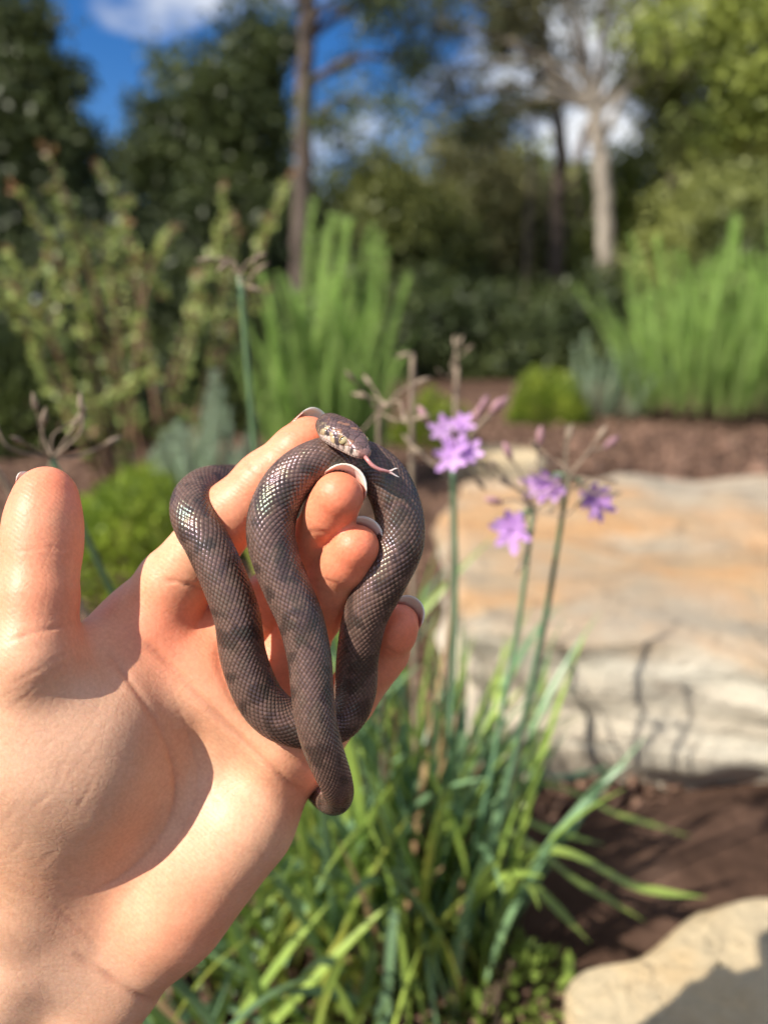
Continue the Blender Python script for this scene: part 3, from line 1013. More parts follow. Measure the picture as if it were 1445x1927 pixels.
def stone_block(name, outline, z0, z1, mat, label, seed, rough=0.02, top_slope=(0, 0), bevel=0.05, res=0.022, flare=0.0):
    """a rough-hewn block: plan outline (ccw), height, rounded top edge, uneven faces"""
    O = np.asarray(outline, float); cen = O.mean(0)
    dens = []
    for a, b in zip(O, np.roll(O, -1, 0)):
        m = max(2, int(np.linalg.norm(b - a) / res))
        dens.append(a + (b - a) * np.linspace(0, 1, m, endpoint=False)[:, None])
    R = np.vstack(dens); n = len(R)
    for _ in range(int(bevel / res * 2) + 1):
        R = 0.25 * np.roll(R, 1, 0) + 0.5 * R + 0.25 * np.roll(R, -1, 0)
    rings, zs = [], []
    H = z1 - z0; ns = max(5, int(H / res))
    for i in range(ns):
        t = i / (ns - 1); rings.append(cen + (R - cen) * (1 + flare * (1 - t))); zs.append(np.full(n, z0 + (H - bevel) * t))
    for t in np.linspace(0.2, 1, 5):
        a = t * math.pi / 2
        dirn = unit(R - cen)
        rings.append(R - dirn * bevel * (1 - math.cos(a))); zs.append(np.full(n, z1 - bevel + bevel * math.sin(a)))
    inner = rings[-1]
    nt = max(6, int(np.linalg.norm(R - cen, axis=1).max() / res))
    for t in np.linspace(0, 1, nt)[1:]:
        rings.append(inner + (cen - inner) * t * 0.995); zs.append(np.full(n, z1))
    V = np.concatenate([np.stack([r_[:, 0], r_[:, 1], z_], 1) for r_, z_ in zip(rings, zs)])
    V[:, 2] += np.where(V[:, 2] > z0 + 0.3 * H, (V[:, 0] - cen[0]) * top_slope[0] + (V[:, 1] - cen[1]) * top_slope[1], 0)
    m = len(rings)
    F = np.array([(i * n + j, i * n + (j + 1) % n, (i + 1) * n + (j + 1) % n, (i + 1) * n + j) for i in range(m - 1) for j in range(n)])
    Q = V / np.array([1, 1, 0.45])
    dsp = np.stack([waves(Q, 9, seed + k) * 0.6 + waves(Q, 26, seed + 10 + k) * 0.3 + waves(Q, 70, seed + 20 + k) * 0.12 for k in range(3)], 1)
    dsp[:, 2] *= 0.55
    stepped = np.round((V[:, 2] + waves(V, 4, seed + 40) * 0.02) / 0.035) * 0.035
    out2 = unit(V[:, :2] - cen)
    V[:, :2] += out2 * (waves(stepped[:, None] * np.ones((1, 2)), 60, seed + 50) * rough * 0.5)[:, None]
    V += dsp * rough
    chip = np.maximum(0, np.abs(waves(V / np.array([1, 1, 0.6]), 14, seed + 70)) - 0.5) * (V[:, 2] > z0 + 0.2 * H)
    V[:, :2] -= out2 * (chip * rough * 1.5)[:, None]; V[:, 2] -= chip * rough * 0.5
    me = make_mesh(name, V - np.array([cen[0], cen[1], z0]), F, mat)
    return tag(link(name, me, loc=(cen[0], cen[1], z0)), label, 'boulder')


SAND1 = stone_material('sandstone_weathered', [(0.24, 0.20, 0.15), (0.46, 0.33, 0.20), (0.56, 0.32, 0.15), (0.58, 0.45, 0.29), (0.43, 0.38, 0.30), (0.23, 0.145, 0.10), (0.76, 0.72, 0.60)], (0.25, 0.1, 0), 5.0, 0.245)
SAND2 = stone_material('sandstone_cut', [(0.40, 0.31, 0.19), (0.62, 0.49, 0.30), (0.66, 0.47, 0.25), (0.72, 0.61, 0.42), (0.64, 0.56, 0.40), (0.33, 0.20, 0.11)], (0.6, 0.9, 0), 11.0, None, 0.12)
ZT = 0.19
fl = on_ground(868, 1185, ZT)
stone_block('sandstone_block', [(fl[0] - 0.005, fl[1] + 0.02), (0.42, 0.725), (1.25, 0.62), (1.45, 1.15), (1.15, 1.72), (0.55, 1.80), (0.17, 1.66), (0.105, 1.25)], -0.06, ZT, SAND1,
            'large flat-topped sandstone block with tan top and pale grey face behind the purple flowers', 3, 0.020, (0.0, 0.01), 0.014, 0.013)
stone_block('sandstone_rock', [on_ground(1065, 2050, 0.085)[:2], on_ground(1700, 2050, 0.085)[:2], on_ground(1700, 1700, 0.085)[:2], on_ground(1400, 1685, 0.085)[:2], on_ground(1290, 1715, 0.085)[:2], on_ground(1180, 1795, 0.085)[:2], on_ground(1050, 1815, 0.085)[:2]], -0.05, 0.085, SAND2,
            'cream sandstone rock half in shade beside the grassy clump, below the mulch', 17, 0.007, (0.06, 0.05), 0.015, 0.008)
p0 = on_ground(925, 850, 0.14)
stone_block('pale_stone', p0[:2] + 0.16 * np.array([(-1, -0.7), (0.9, -0.8), (1.2, 0.3), (0.2, 0.9), (-1.1, 0.5)]), 0.0, 0.15, SAND2, 'small pale grey stone lying on mulch behind the sandstone block', 29, 0.01, (0, 0), 0.04, 0.03)


# ------------------------------------------------------------------ near plants: strap-leaved clumps with purple flower heads
STRAP = leaf_material('strap_leaf', (0.34, 0.44, 0.09), (0.19, 0.29, 0.06), 0.38, 0.28, 0.5, 9)
STRAP_B = leaf_material('blue_green_leaf', (0.21, 0.33, 0.16), (0.13, 0.23, 0.115), 0.35, 0.22, 0.5, 9)
STRAP_Y = leaf_material('yellowing_leaf', (0.34, 0.33, 0.06), (0.20, 0.28, 0.05), 0.5, 0.3, 0.35, 14)
STRAP_D = leaf_material('dry_leaf', (0.36, 0.25, 0.13), (0.24, 0.15, 0.08), 0.7, 0.15, 0.2, 14)
SCAPE = leaf_material('flower_stalk', (0.15, 0.27, 0.15), (0.10, 0.19, 0.10), 0.45, 0.05, 0.4, 30)
DRYST = leaf_material('dry_stalk', (0.32, 0.25, 0.18), (0.20, 0.15, 0.11), 0.8, 0.05, 0.2, 40)
PETAL = leaf_material('lilac_petal', (0.68, 0.42, 0.78), (0.58, 0.30, 0.70), 0.5, 0.35, 0.3, 60)
PETAL_D = leaf_material('faded_petal', (0.46, 0.26, 0.30), (0.34, 0.20, 0.20), 0.7, 0.25, 0.2, 60)


def strap(base, azim, length, width, lean, curve, fold=0.35, twist=0.0, n=14):
    """one arching strap leaf as verts/faces: base, heading, metres, initial lean from vertical, extra bend towards the tip"""
    t = np.linspace(0, 1, n)
    ang = lean + curve * t ** 1.6
    stepl = length / (n - 1)
    h = np.concatenate([[0], np.cumsum(np.sin(ang[:-1]) * stepl)]); z = np.concatenate([[0], np.cumsum(np.cos(ang[:-1]) * stepl)])
    d = np.array([math.cos(azim), math.sin(azim), 0]); s0 = np.array([-d[1], d[0], 0])
    Pp = np.asarray(base) + h[:, None] * d + z[:, None] * np.array([0, 0, 1.0])
    Tn = np.stack([np.sin(ang)[:, None] * d + np.cos(ang)[:, None] * np.array([0, 0, 1.0])], 0)[0]
    tw = twist * t
    up = unit(np.cross(s0[None], Tn))
    sd = np.cos(tw)[:, None] * s0 + np.sin(tw)[:, None] * up
    nn = unit(np.cross(Tn, sd))
    w = width * np.minimum(1, 0.55 + 2.2 * t) * np.clip((1 - t) * 3.2, 0.03, 1) ** 0.8
    V = np.concatenate([Pp - sd * w[:, None] * 0.5 + nn * (w * fold * 0.5)[:, None], Pp, Pp + sd * w[:, None] * 0.5 + nn * (w * fold * 0.5)[:, None]])
    F = [(i, n + i, n + i + 1, i + 1) for i in range(n - 1)] + [(n + i, 2 * n + i, 2 * n + i + 1, n + i + 1) for i in range(n - 1)]
    return V, F


def floret(soup, c, axis, size, mi, seed, openness=0.9, petals=6):
    r = np.random.default_rng(seed)
    a = unit(axis); u = unit(np.cross(a, [0.3, 0.2, 1.0])); v = np.cross(a, u)
    tv, tf = tube(np.array([c - a * size * 1.0, c - a * size * 0.4, c]), [size * 0.10, size * 0.16, size * 0.2], 7, cap=False)
    soup.add(tv, tf, mi)
    for k in range(petals):
        ph = 2 * math.pi * k / petals + r.normal() * 0.08
        d = u * math.cos(ph) + v * math.sin(ph); s = np.cross(a, d)
        L = size * r.uniform(0.85, 1.1); w = size * 0.22
        rows = []
        for t, ww in ((0, .5), (.3, .95), (.62, 1.0), (.85, .6), (1.0, .08)):
            e = openness * (1 - 0.25 * t)
            p = c + d * (size * 0.12 + L * t * math.sin(e * math.pi / 2)) + a * (L * t * math.cos(e * math.pi / 2) - 0.12 * L * t * t)
            rows += [p - s * w * ww + a * w * 0.15, p, p + s * w * ww + a * w * 0.15]
        soup.add(rows, [(3 * i + j, 3 * i + j + 1, 3 * i + j + 4, 3 * i + j + 3) for i in range(4) for j in range(2)], mi)


def scape(parent, origin, pts, r0, r1, head, seed, stalk_mat=None, florets=0, dry=6, spread=0.028, size=0.011, spots=None, part='flower_stalk'):
    """a flower stalk as a part of its clump, its head (florets, dry pedicels) as sub-parts"""
    rr = np.random.default_rng(seed)
    line = catmull(np.array(pts), 8)
    V, F = tube(line, np.linspace(r0, r1, len(line)) * 0.82, 8)
    st = link(part, make_mesh(part, V - origin, F, stalk_mat or SCAPE), parent)
    top = line[-1]; ax = unit(line[-1] - line[-3])
    for i in range(dry):
        d = unit(ax * rr.uniform(0.1, 1.1) + rr.normal(0, 0.75, 3))
        L = spread * rr.uniform(0.6, 1.3)
        mid = top + d * L * 0.5 + rr.normal(0, 0.003, 3); end = top + d * L + np.array([0, 0, 0.006]) * rr.uniform(-1, 1)
        s = Soup()
        ln = catmull(np.array([top, mid, end]), 5)
        V, F = tube(ln, np.linspace(0.0007, 0.0005, len(ln)), 6); s.add(V, F)
        e = unit(ln[-1] - ln[-3])
        V, F = tube(np.array([end - e * 0.002, end + e * 0.002, end + e * 0.005, end + e * 0.009]), [0.0007, 0.0017, 0.0014, 0.0003], 7); s.add(V, F)
        link('seed_head', s.mesh('seed_head', [DRYST], origin=origin), st)
    for i in range(florets):
        if spots is not None: c = spots[i]; d = unit(c - top + ax * 0.004)
        else:
            d = unit(ax * rr.uniform(0.2, 0.9) + rr.normal(0, 0.6, 3)); c = top + d * spread * rr.uniform(0.7, 1.0)
        s = Soup()
        V, F = tube(catmull(np.array([top, (top + c) / 2 + ax * 0.004, c - d * size * 0.8]), 5), 0.0009, 6); s.add(V, F, 1)
        face = unit(d * 0.35 + np.array([-0.15, -0.8, 0.15]) * rr.uniform(0.6, 1.0))
        floret(s, c, face, size * rr.uniform(0.9, 1.15), 0, seed * 31 + i, rr.uniform(0.75, 1.0))
        link('flower', s.mesh('flower', [PETAL, SCAPE], origin=origin), st)
    return st


def clump(name, base, n, label, seed, size=(0.22, 0.40), rad=0.06, lean=(0.05, 0.75), heading=None, dryfrac=0.06):
    base = np.asarray(base, float)
    root = thing(name, base, label, 'plant')
    r = np.random.default_rng(seed)
    for i in range(n):
        az = r.uniform(0, 6.283) if heading is None else r.normal(heading, 1.0)
        rr = rad * math.sqrt(r.random()); a2 = r.uniform(0, 6.283)
        b = np.array([math.cos(a2) * rr, math.sin(a2) * rr, 0.0])
        L = r.uniform(*size); ln = r.uniform(*lean)
        if math.sin(az) < 0.1 and math.cos(az) > 0.1: ln *= 0.45; L *= 0.8
        x = r.random()
        m = STRAP_D if x < dryfrac else (STRAP_Y if x < dryfrac * 2 else (STRAP_B if x < 0.5 else STRAP))
        V, F = strap(b, az, L, r.uniform(0.0045, 0.0088), ln, r.uniform(0.1, 1.3) * (0.5 + ln), r.uniform(0.1, 0.5), r.normal(0, 0.7))
        link('leaf', make_mesh('leaf', V, F, m), root)
    return root


GB = on_ground(770, 1790, 0.0); GB[2] = 0.0
main_clump = clump('society_garlic', GB, 235, 'strappy green clump carrying the lilac star flowers, growing in front of the sandstone block', 4, (0.16, 0.34), 0.085, (0.02, 0.62))
# long leaves that arch out over the mulch to one side
r9 = np.random.default_rng(77)
for (tx, ty), zt, arch in (((1330, 1690), 0.07, 0.03), ((1140, 1592), 0.08, 0.045), ((1300, 1575), 0.05, 0.05), ((960, 1490), 0.16, 0.02), ((1150, 1440), 0.12, 0.03), ((1060, 1400), 0.15, 0.02),
                           ((1110, 1775), 0.05, 0.05), ((1050, 1640), 0.06, 0.06), ((1215, 1735), 0.04, 0.05), ((930, 1600), 0.10, 0.03), ((600, 1640), 0.10, 0.04), ((560, 1760), 0.06, 0.05)):
    e = on_ground(tx, ty, zt)
    b = GB + np.append(r9.normal(0, 0.03, 2), 0)
    L = catmull(np.array([b, b * 0.62 + e * 0.38 + np.array([0, 0, arch + 0.05]), b * 0.25 + e * 0.75 + np.array([0, 0, arch * 0.8]), e]), 6)
    Tn = unit(np.gradient(L, axis=0)); sd = unit(np.cross(Tn, [0, 0, 1.0])); up = np.cross(sd, Tn)
    t = np.linspace(0, 1, len(L)); w = 0.0105 * np.clip((1 - t) * 4.5, 0.03, 1) * np.minimum(1, 0.5 + 3 * t)
    V = np.concatenate([L - sd * w[:, None] * .5 + up * w[:, None] * .18, L, L + sd * w[:, None] * .5 + up * w[:, None] * .18]); n = len(L)
    F = [(i, n + i, n + i + 1, i + 1) for i in range(n - 1)] + [(n + i, 2 * n + i, 2 * n + i + 1, n + i + 1) for i in range(n - 1)]
    link('leaf', make_mesh('leaf', V - GB, F, STRAP if r9.random() < 0.6 else STRAP_B), main_clump)


def stalk_pts(px0, py0, y0, px1, py1, y1, bow=0.004):
    a = at_dist(px0, py0, y0); b = at_dist(px1, py1, y1)
    m = (a + b) / 2 + np.array([bow, 0, 0])
    return [a, m, b]


def ground_foot(px, yd):
    p = at_dist(px, 1500, yd); return np.array([p[0], yd, 0.0])


def stalk_to(px, py, yd, foot, bow=0.006):
    """from its foot in the clump up to a head seen at a pixel, yd metres away"""
    top = at_dist(px, py, yd)
    f = np.asarray(foot, float)
    return [f, f * 0.6 + top * 0.4 + np.array([bow, 0, 0.01]), f * 0.25 + top * 0.75 + np.array([bow, 0, 0.01]), top]


# three flowering stalks
scape(main_clump, GB, stalk_to(852, 878, 0.47, GB + [0.02, 0.01, 0]), 0.0024, 0.0019, 0, 1, None, 5, 7, 0.024, 0.0092,
      spots=[at_dist(858, 838, 0.462), at_dist(835, 808, 0.47), at_dist(868, 800, 0.475), at_dist(880, 852, 0.465), at_dist(846, 862, 0.455)])
scape(main_clump, GB, stalk_to(1003, 960, 0.46, GB + [0.035, 0.0, 0]), 0.0024, 0.0018, 0, 2, None, 2, 9, 0.030, 0.0115,
      spots=[at_dist(962, 1000, 0.45), at_dist(968, 985, 0.452)])
scape(main_clump, GB, stalk_to(1070, 895, 0.45, GB + [0.045, -0.01, 0]), 0.0025, 0.0019, 0, 3, None, 4, 9, 0.028, 0.0110,
      spots=[at_dist(1040, 915, 0.455), at_dist(1110, 935, 0.45), at_dist(1125, 950, 0.455), at_dist(1015, 912, 0.46)])
for (px, py, dd, par) in ((802, 790, 0.475, 0), (905, 770, 0.48, 0), (925, 775, 0.47, 0), (892, 790, 0.475, 0), (938, 768, 0.48, 0), (1015, 832, 0.465, 1), (960, 860, 0.46, 1), (1140, 840, 0.455, 1), (940, 945, 0.455, 1)):
    s = Soup(); c = at_dist(px, py, dd); tp = at_dist(852, 878, 0.47) if par == 0 else at_dist(1003, 960, 0.46) if px < 1100 else at_dist(1070, 895, 0.45)
    V, F = tube(catmull(np.array([tp, (tp + c) / 2 + [0, 0, 0.004], c]), 5), 0.0008, 6); s.add(V, F, 1)
    e = unit(c - tp); V, F = tube(np.array([c - e * 0.002, c + e * 0.002, c + e * 0.006, c + e * 0.010]), [0.0009, 0.0022, 0.0024, 0.0006], 8); s.add(V, F, 0)
    link('bud', s.mesh('bud', [PETAL_D, DRYST], origin=GB), main_clump)
# dry stalks standing among them
scape(main_clump, GB, stalk_to(860, 690, 0.62, GB + [0.03, 0.06, 0], 0.0), 0.0030, 0.0024, 0, 4, DRYST, 0, 4, 0.016)
scape(main_clump, GB, stalk_to(776, 665, 0.55, GB + [0.01, 0.02, 0], -0.002), 0.0028, 0.0022, 0, 5, DRYST, 0, 1, 0.010)
scape(main_clump, GB, stalk_to(712, 775, 0.47, GB + [-0.02, 0.02, 0], 0.0), 0.0022, 0.0019, 0, 6, DRYST, 0, 8, 0.026)
scape(main_clump, GB, stalk_to(1068, 800, 0.46, GB + [0.045, -0.005, 0], 0.012), 0.0018, 0.0010, 0, 8, DRYST, 0, 0)
for i in range(9):        # dry upright blades in the clump
    b = GB + np.append(r9.normal(0, 0.04, 2), 0)
    V, F = strap(b - GB, r9.uniform(0, 6.28), r9.uniform(0.2, 0.36), 0.005, r9.uniform(0.02, 0.2), 0.2)
    link('leaf', make_mesh('leaf', V, F, STRAP_D), main_clump)

# a second clump partly hidden by the hand: two tall stalks with spent heads and a few long blades
B2 = np.array([-0.06, 0.62, 0.0])
second = clump('society_garlic', B2, 60, 'strappy clump behind the hand with tall blue-green stalks and spent brown heads', 9, (0.2, 0.42), 0.09, (0.03, 0.6))
scape(second, B2, stalk_to(452, 520, 0.50, B2 + [0.0, 0.0, 0], -0.006), 0.0027, 0.0024, 0, 11, STRAP_B, 0, 7, 0.018)
scape(second, B2, stalk_to(98, 862, 0.40, B2 + [-0.02, -0.04, 0], -0.01), 0.0027, 0.0022, 0, 12, STRAP_B, 0, 9, 0.024)
scape(second, B2, stalk_to(-40, 830, 0.40, B2 + [-0.03, -0.05, 0], -0.004), 0.0022, 0.002, 0, 13, DRYST, 0, 3, 0.018)
third = clump('society_garlic', on_ground(500, 1960, 0.0), 110, 'low mixed green and yellow strappy clump below the wrist', 15, (0.10, 0.22), 0.10, (0.15, 0.95), dryfrac=0.14)


# ------------------------------------------------------------------ shrubs
def needles_branch(name, L, n, nl, nw, mats, seed, bend=0.12, thick=0.004, taper=0.5, spread=1.0):
    """an upright twig thick with narrow leaves; one shared mesh"""
    r = np.random.default_rng(seed)
    t = np.linspace(0, 1, 8)
    az = r.uniform(0, 6.28)
    line = np.stack([bend * L * t ** 2 * math.cos(az), bend * L * t ** 2 * math.sin(az), L * t], 1)
    s = Soup(); V, F = tube(line, thick * (1 - 0.8 * t), 6); s.add(V, F, 1)
    tt = 0.12 + 0.88 * r.random(n) ** 0.8
    c = np.stack([np.interp(tt, t, line[:, i]) for i in range(3)], 1)
    ph = r.uniform(0, 6.28, n); up = r.uniform(0.35, 1.0, n) / spread
    d = unit(np.stack([np.cos(ph), np.sin(ph), up], 1))
    sd = unit(np.cross(d, [0, 0, 1.0]) + r.normal(0, 0.3, (n, 3)))
    l = nl * r.uniform(0.6, 1.2, n) * (1 - taper * np.clip(tt - 0.55, 0, 1))
    w = nw * r.uniform(0.7, 1.2, n)
    Q = np.stack([c, c + d * (l * 0.5)[:, None] + sd * (w * 0.5)[:, None], c + d * l[:, None], c + d * (l * 0.5)[:, None] - sd * (w * 0.5)[:, None]], 1).reshape(-1, 3)
    s.add(Q, [tuple(4 * i + k for k in range(4)) for i in range(n)], 0)
    return s.mesh(name, mats, smooth=False)


TWIG = leaf_material('twig_bark', (0.16, 0.11, 0.07), (0.10, 0.07, 0.045), 0.85, 0.0, 0.2, 30)
ROSE = leaf_material('needle_leaf', (0.50, 0.66, 0.23), (0.38, 0.54, 0.16), 0.6, 0.4, 0.3, 3)
GREY = leaf_material('grey_green_leaf', (0.48, 0.57, 0.42), (0.38, 0.48, 0.33), 0.65, 0.4, 0.3, 3)
LIME = leaf_material('lime_leaf', (0.38, 0.46, 0.06), (0.16, 0.24, 0.03), 0.5, 0.35, 0.35, 8)
ROSE_V = [needles_branch('branch', 1.0, 1100, 0.034, 0.0045, [ROSE, TWIG], 40 + i, 0.10 + 0.03 * i) for i in range(4)]
GREY_V = [needles_branch('branch', 1.0, 800, 0.06, 0.008, [GREY, TWIG], 50 + i, 0.08 + 0.03 * i, 0.005) for i in range(3)]


def spike_shrub(name, base, n, rad, h, variants, label, seed, lean=0.35, group=None):
    base = np.array([base[0], base[1], float(ground_z(base[0], base[1])) - 0.01])
    root = thing(name, base, label, 'shrub', group)
    r = np.random.default_rng(seed)
    for i in range(n):
        a = r.uniform(0, 6.28); q = math.sqrt(r.random())
        x, y = q * rad * math.cos(a), q * rad * math.sin(a)
        hh = h * (1 - 0.35 * q * q) * (r.uniform(0.5, 0.78) if r.random() < 0.86 else r.uniform(0.85, 1.05))
        tl = lean * q * r.uniform(0.4, 1.2)
        o = link('branch', variants[i % len(variants)], root, (x * 0.55, y * 0.55, 0), (-math.sin(a) * tl * 1.0, math.cos(a) * tl, r.uniform(0, 6.28)), (hh,) * 3)
        o.rotation_mode = 'QUATERNION'
        o.rotation_quaternion = Quaternion(Vector((-math.sin(a), math.cos(a), 0)), tl) @ Quaternion(Vector((0, 0, 1)), r.uniform(0, 6.28))
    return root


g = at_dist(610, 860, 2.3)
spike_shrub('rosemary_shrub', (g[0], 2.3), 150, 0.29, 0.80, ROSE_V, 'upright feathery green shrub with tall pointed spikes, in front of the dark trunk', 61, 0.22)
g = at_dist(378, 880, 1.62)
spike_shrub('lavender_shrub', (g[0], 1.62), 80, 0.14, 0.40, GREY_V, 'short pale grey-green spiky shrub beside the lime cushion bush', 62, 0.25)
g = at_dist(1340, 800, 4.3)
spike_shrub('rosemary_shrub', (g[0], 4.3), 230, 0.78, 1.18, ROSE_V, 'wide bright green bank of upright needle-leaved stems standing at the edge of the far mulch', 63, 0.45)
g = at_dist(1560, 800, 4.5)
spike_shrub('rosemary_shrub', (g[0], 4.5), 130, 0.6, 1.5, ROSE_V, 'tallest needle-leaved green shrub, rising past the bank of upright stems', 64, 0.35)
g = at_dist(1145, 800, 4.4)
spike_shrub('lavender_shrub', (g[0], 4.4), 70, 0.34, 0.55, GREY_V, 'soft grey-green mound between the lime ball and the bright green bank', 65, 0.5)


def leafy_ball(name, base, rx, rz, n, mats, leaf, label, seed, cat='shrub', flat=0.0):
    """a dense cushion of small leaves on short twigs"""
    base = np.array([base[0], base[1], float(ground_z(base[0], base[1])) - 0.01])
    root = thing(name, base, label, cat)
    r = np.random.default_rng(seed)
    v = unit(r.normal(size=(n, 3))); v[:, 2] = np.abs(v[:, 2])
    rr = 1 - np.abs(r.normal(0, 0.18, n)); lump_ = 1 + 0.16 * waves(v, 5, seed)
    c = v * (rr * lump_)[:, None] * np.array([rx, rx, rz])
    d = unit(v + r.normal(0, 0.5, (n, 3)) + np.array([0, 0, 0.4])); sd = unit(np.cross(d, r.normal(size=(n, 3))))
    l = leaf * r.uniform(0.6, 1.3, n); w = l * 0.5
    Q = np.stack([c, c + d * (l * .5)[:, None] + sd * (w * .5)[:, None], c + d * l[:, None], c + d * (l * .5)[:, None] - sd * (w * .5)[:, None]], 1).reshape(-1, 3)
    link('foliage', make_mesh('foliage', Q, np.arange(4 * n).reshape(-1, 4), mats[0], smooth=False), root)
    for i in range(7):
        e = unit(r.normal(size=3)); e[2] = abs(e[2]) + 0.3
        V, F = tube(catmull(np.array([[0, 0, 0], e * np.array([rx, rx, rz]) * 0.4 + [0, 0, 0.02], e * np.array([rx, rx, rz]) * 0.8]), 4), np.linspace(0.006, 0.002, 9), 6)
        link('branch', make_mesh('branch', V, F, TWIG), root)
    return root


g = at_dist(1030, 800, 4.2)
leafy_ball('lime_bush', (g[0], 4.2), 0.22, 0.27, 3800, [LIME], 0.032, 'small round lime green bush at the edge of the far mulch bed', 71)
g = at_dist(240, 1000, 1.5)
leafy_ball('lime_bush', (g[0], 1.5), 0.19, 0.19, 4200, [LIME], 0.022, 'lime green cushion bush beside the thumb', 72)
g = at_dist(800, 800, 3.2)
leafy_ball('yellow_flower_bush', (g[0] + 0.02, 3.2), 0.16, 0.2, 1500, [leaf_material('yellow_green_leaf', (0.30, 0.34, 0.03), (0.09, 0.16, 0.03), 0.5, 0.3, 0.3, 30)], 0.03, 'low dark bush flecked with yellow behind the dry stalks', 73)

g = on_ground(945, 1880, 0.0)
leafy_ball('low_weed', (g[0], g[1]), 0.055, 0.05, 420, [STRAP], 0.013, 'low round-leaved weed beside the cream sandstone rock', 76, 'plant')
# arching shrub with small rounded leaves along bare reddish stems
ARCH = leaf_material('small_round_leaf', (0.42, 0.48, 0.15), (0.20, 0.26, 0.07), 0.42, 0.28, 0.5, 12)
ARCH_R = leaf_material('bronze_young_leaf', (0.32, 0.16, 0.08), (0.20, 0.14, 0.05), 0.5, 0.3, 0.4, 12)
STEM = leaf_material('reddish_stem', (0.20, 0.115, 0.065), (0.12, 0.07, 0.04), 0.7, 0.0, 0.3, 20)


def arching_shrub(name, foot, tips, label, seed, leaf=0.030, leaves=36):
    foot = np.array([foot[0], foot[1], float(ground_z(foot[0], foot[1]))])
    root = thing(name, foot, label, 'shrub')
    r = np.random.default_rng(seed)
    for tp in tips:
        tp = np.asarray(tp)
        m = foot * 0.45 + tp * 0.55 + np.array([0, 0, 0.12]) + r.normal(0, 0.03, 3)
        line = catmull(np.array([foot + np.append(r.normal(0, 0.03, 2), 0), m, tp]), 12)
        tlin = np.linspace(0, 1, len(line))
        br = link('branch', make_mesh('branch', *(lambda vf: (vf[0] - foot, vf[1]))(tube(line, 0.0075 * (1 - 0.75 * tlin), 7)), STEM), root)
        # side shoots + leaves in pairs
        Lc, Ld, Lm = [], [], []
        for k in range(leaves):
            t = 0.22 + 0.78 * k / leaves
            c = np.array([np.interp(t, tlin, line[:, i]) for i in range(3)])
            T_ = unit(np.array([np.interp(min(1, t + .03), tlin, line[:, i]) for i in range(3)]) - c + 1e-6)
            for _ in range(2):
                d = unit(r.normal(size=3)); d = unit(d - T_ * d.dot(T_) + T_ * 0.55)
                Lc.append(c + d * 0.004); Ld.append(d); Lm.append(t)
        for k in range(2):
            t = r.uniform(0.35, 0.9); c = np.array([np.interp(t, tlin, line[:, i]) for i in range(3)])
            d = unit(r.normal(size=3) + np.array([0, 0, 1.0])); L = r.uniform(0.08, 0.2)
            V, F = tube(np.array([c, c + d * L * .5 + [0, 0, 0.01], c + d * L]), [0.003, 0.002, 0.001], 5)
            link('twig', make_mesh('twig', V - foot, F, STEM), br)
            for q in range(26):
                e = unit(r.normal(size=3) + d * 0.6); Lc.append(c + d * L * (0.2 + 0.8 * q / 26)); Ld.append(e); Lm.append(0.72 + 0.25 * q / 26)
        Lc, Ld, Lm = np.array(Lc), np.array(Ld), np.array(Lm); n = len(Lc)
        sd = unit(np.cross(Ld, r.normal(size=(n, 3)))); l = leaf * r.uniform(0.6, 1.25, n) * (1 - 0.35 * Lm); w = l * 0.62
        q0 = Lc; q1 = Lc + Ld * l[:, None]
        Q = np.stack([q0, Lc + Ld * (l * .35)[:, None] + sd * (w * .5)[:, None], Lc + Ld * (l * .75)[:, None] + sd * (w * .42)[:, None], q1, Lc + Ld * (l * .75)[:, None] - sd * (w * .42)[:, None], Lc + Ld * (l * .35)[:, None] - sd * (w * .5)[:, None]], 1).reshape(-1, 3)
        link('foliage', make_mesh('foliage', Q - foot, np.arange(6 * n).reshape(-1, 6), mats=[ARCH, ARCH_R], mat_idx=(Lm > 0.94).astype(int), smooth=False), br)
    return root


def AT(px, py, y): return at_dist(px, py, y)


arching_shrub('arching_shrub', AT(240, 930, 1.75)[:2], [AT(85, 270, 1.7), AT(20, 340, 1.8), AT(175, 420, 1.75), AT(-60, 480, 1.7), AT(-30, 560, 1.6), AT(215, 520, 1.9), AT(440, 400, 1.85), AT(330, 420, 1.9), AT(60, 640, 1.6), AT(385, 560, 1.7), AT(300, 700, 1.6)],
              'loose arching shrub with rows of small round leaves and bronze tips on bare reddish stems', 81)
arching_shrub('arching_shrub', AT(330, 900, 2.0)[:2], [AT(545, 320, 2.1), AT(450, 430, 2.0), AT(505, 400, 2.1), AT(250, 640, 2.0), AT(180, 300, 2.2)],
              'thinner arching shrub with yellowish tips reaching across the dark trunk', 82, 0.024, 60)


# ------------------------------------------------------------------ trees of the bush behind
BARK_D = Mat('dark_bark', roughness=0.95); BARK_P = Mat('pale_bark', roughness=0.85)
for M, a, b, c in ((BARK_D, (0.055, 0.042, 0.035), (0.12, 0.092, 0.075), (0.19, 0.15, 0.125)), (BARK_P, (0.15, 0.125, 0.10), (0.36, 0.31, 0.25), (0.50, 0.44, 0.37))):
    co = M.coord(); mp = M.node('ShaderNodeMapping'); mp.inputs['Scale'].default_value = (6, 6, 0.9); M.l.new(co, mp.inputs['Vector'])
    nz = M.noise(2.2, 7, 0.65, mp.outputs[0])
    M.set('base color', M.ramp(nz, [(0.32, a), (0.52, b), (0.72, c)])); M.set('normal', M.bump(nz, 0.8, 0.05)); M.set('Specular IOR Level', 0.2)
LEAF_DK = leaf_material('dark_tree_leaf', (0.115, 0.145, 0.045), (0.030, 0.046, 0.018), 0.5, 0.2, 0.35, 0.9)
LEAF_MD = leaf_material('mid_tree_leaf', (0.25, 0.27, 0.075), (0.08, 0.10, 0.03), 0.5, 0.25, 0.35, 0.9)
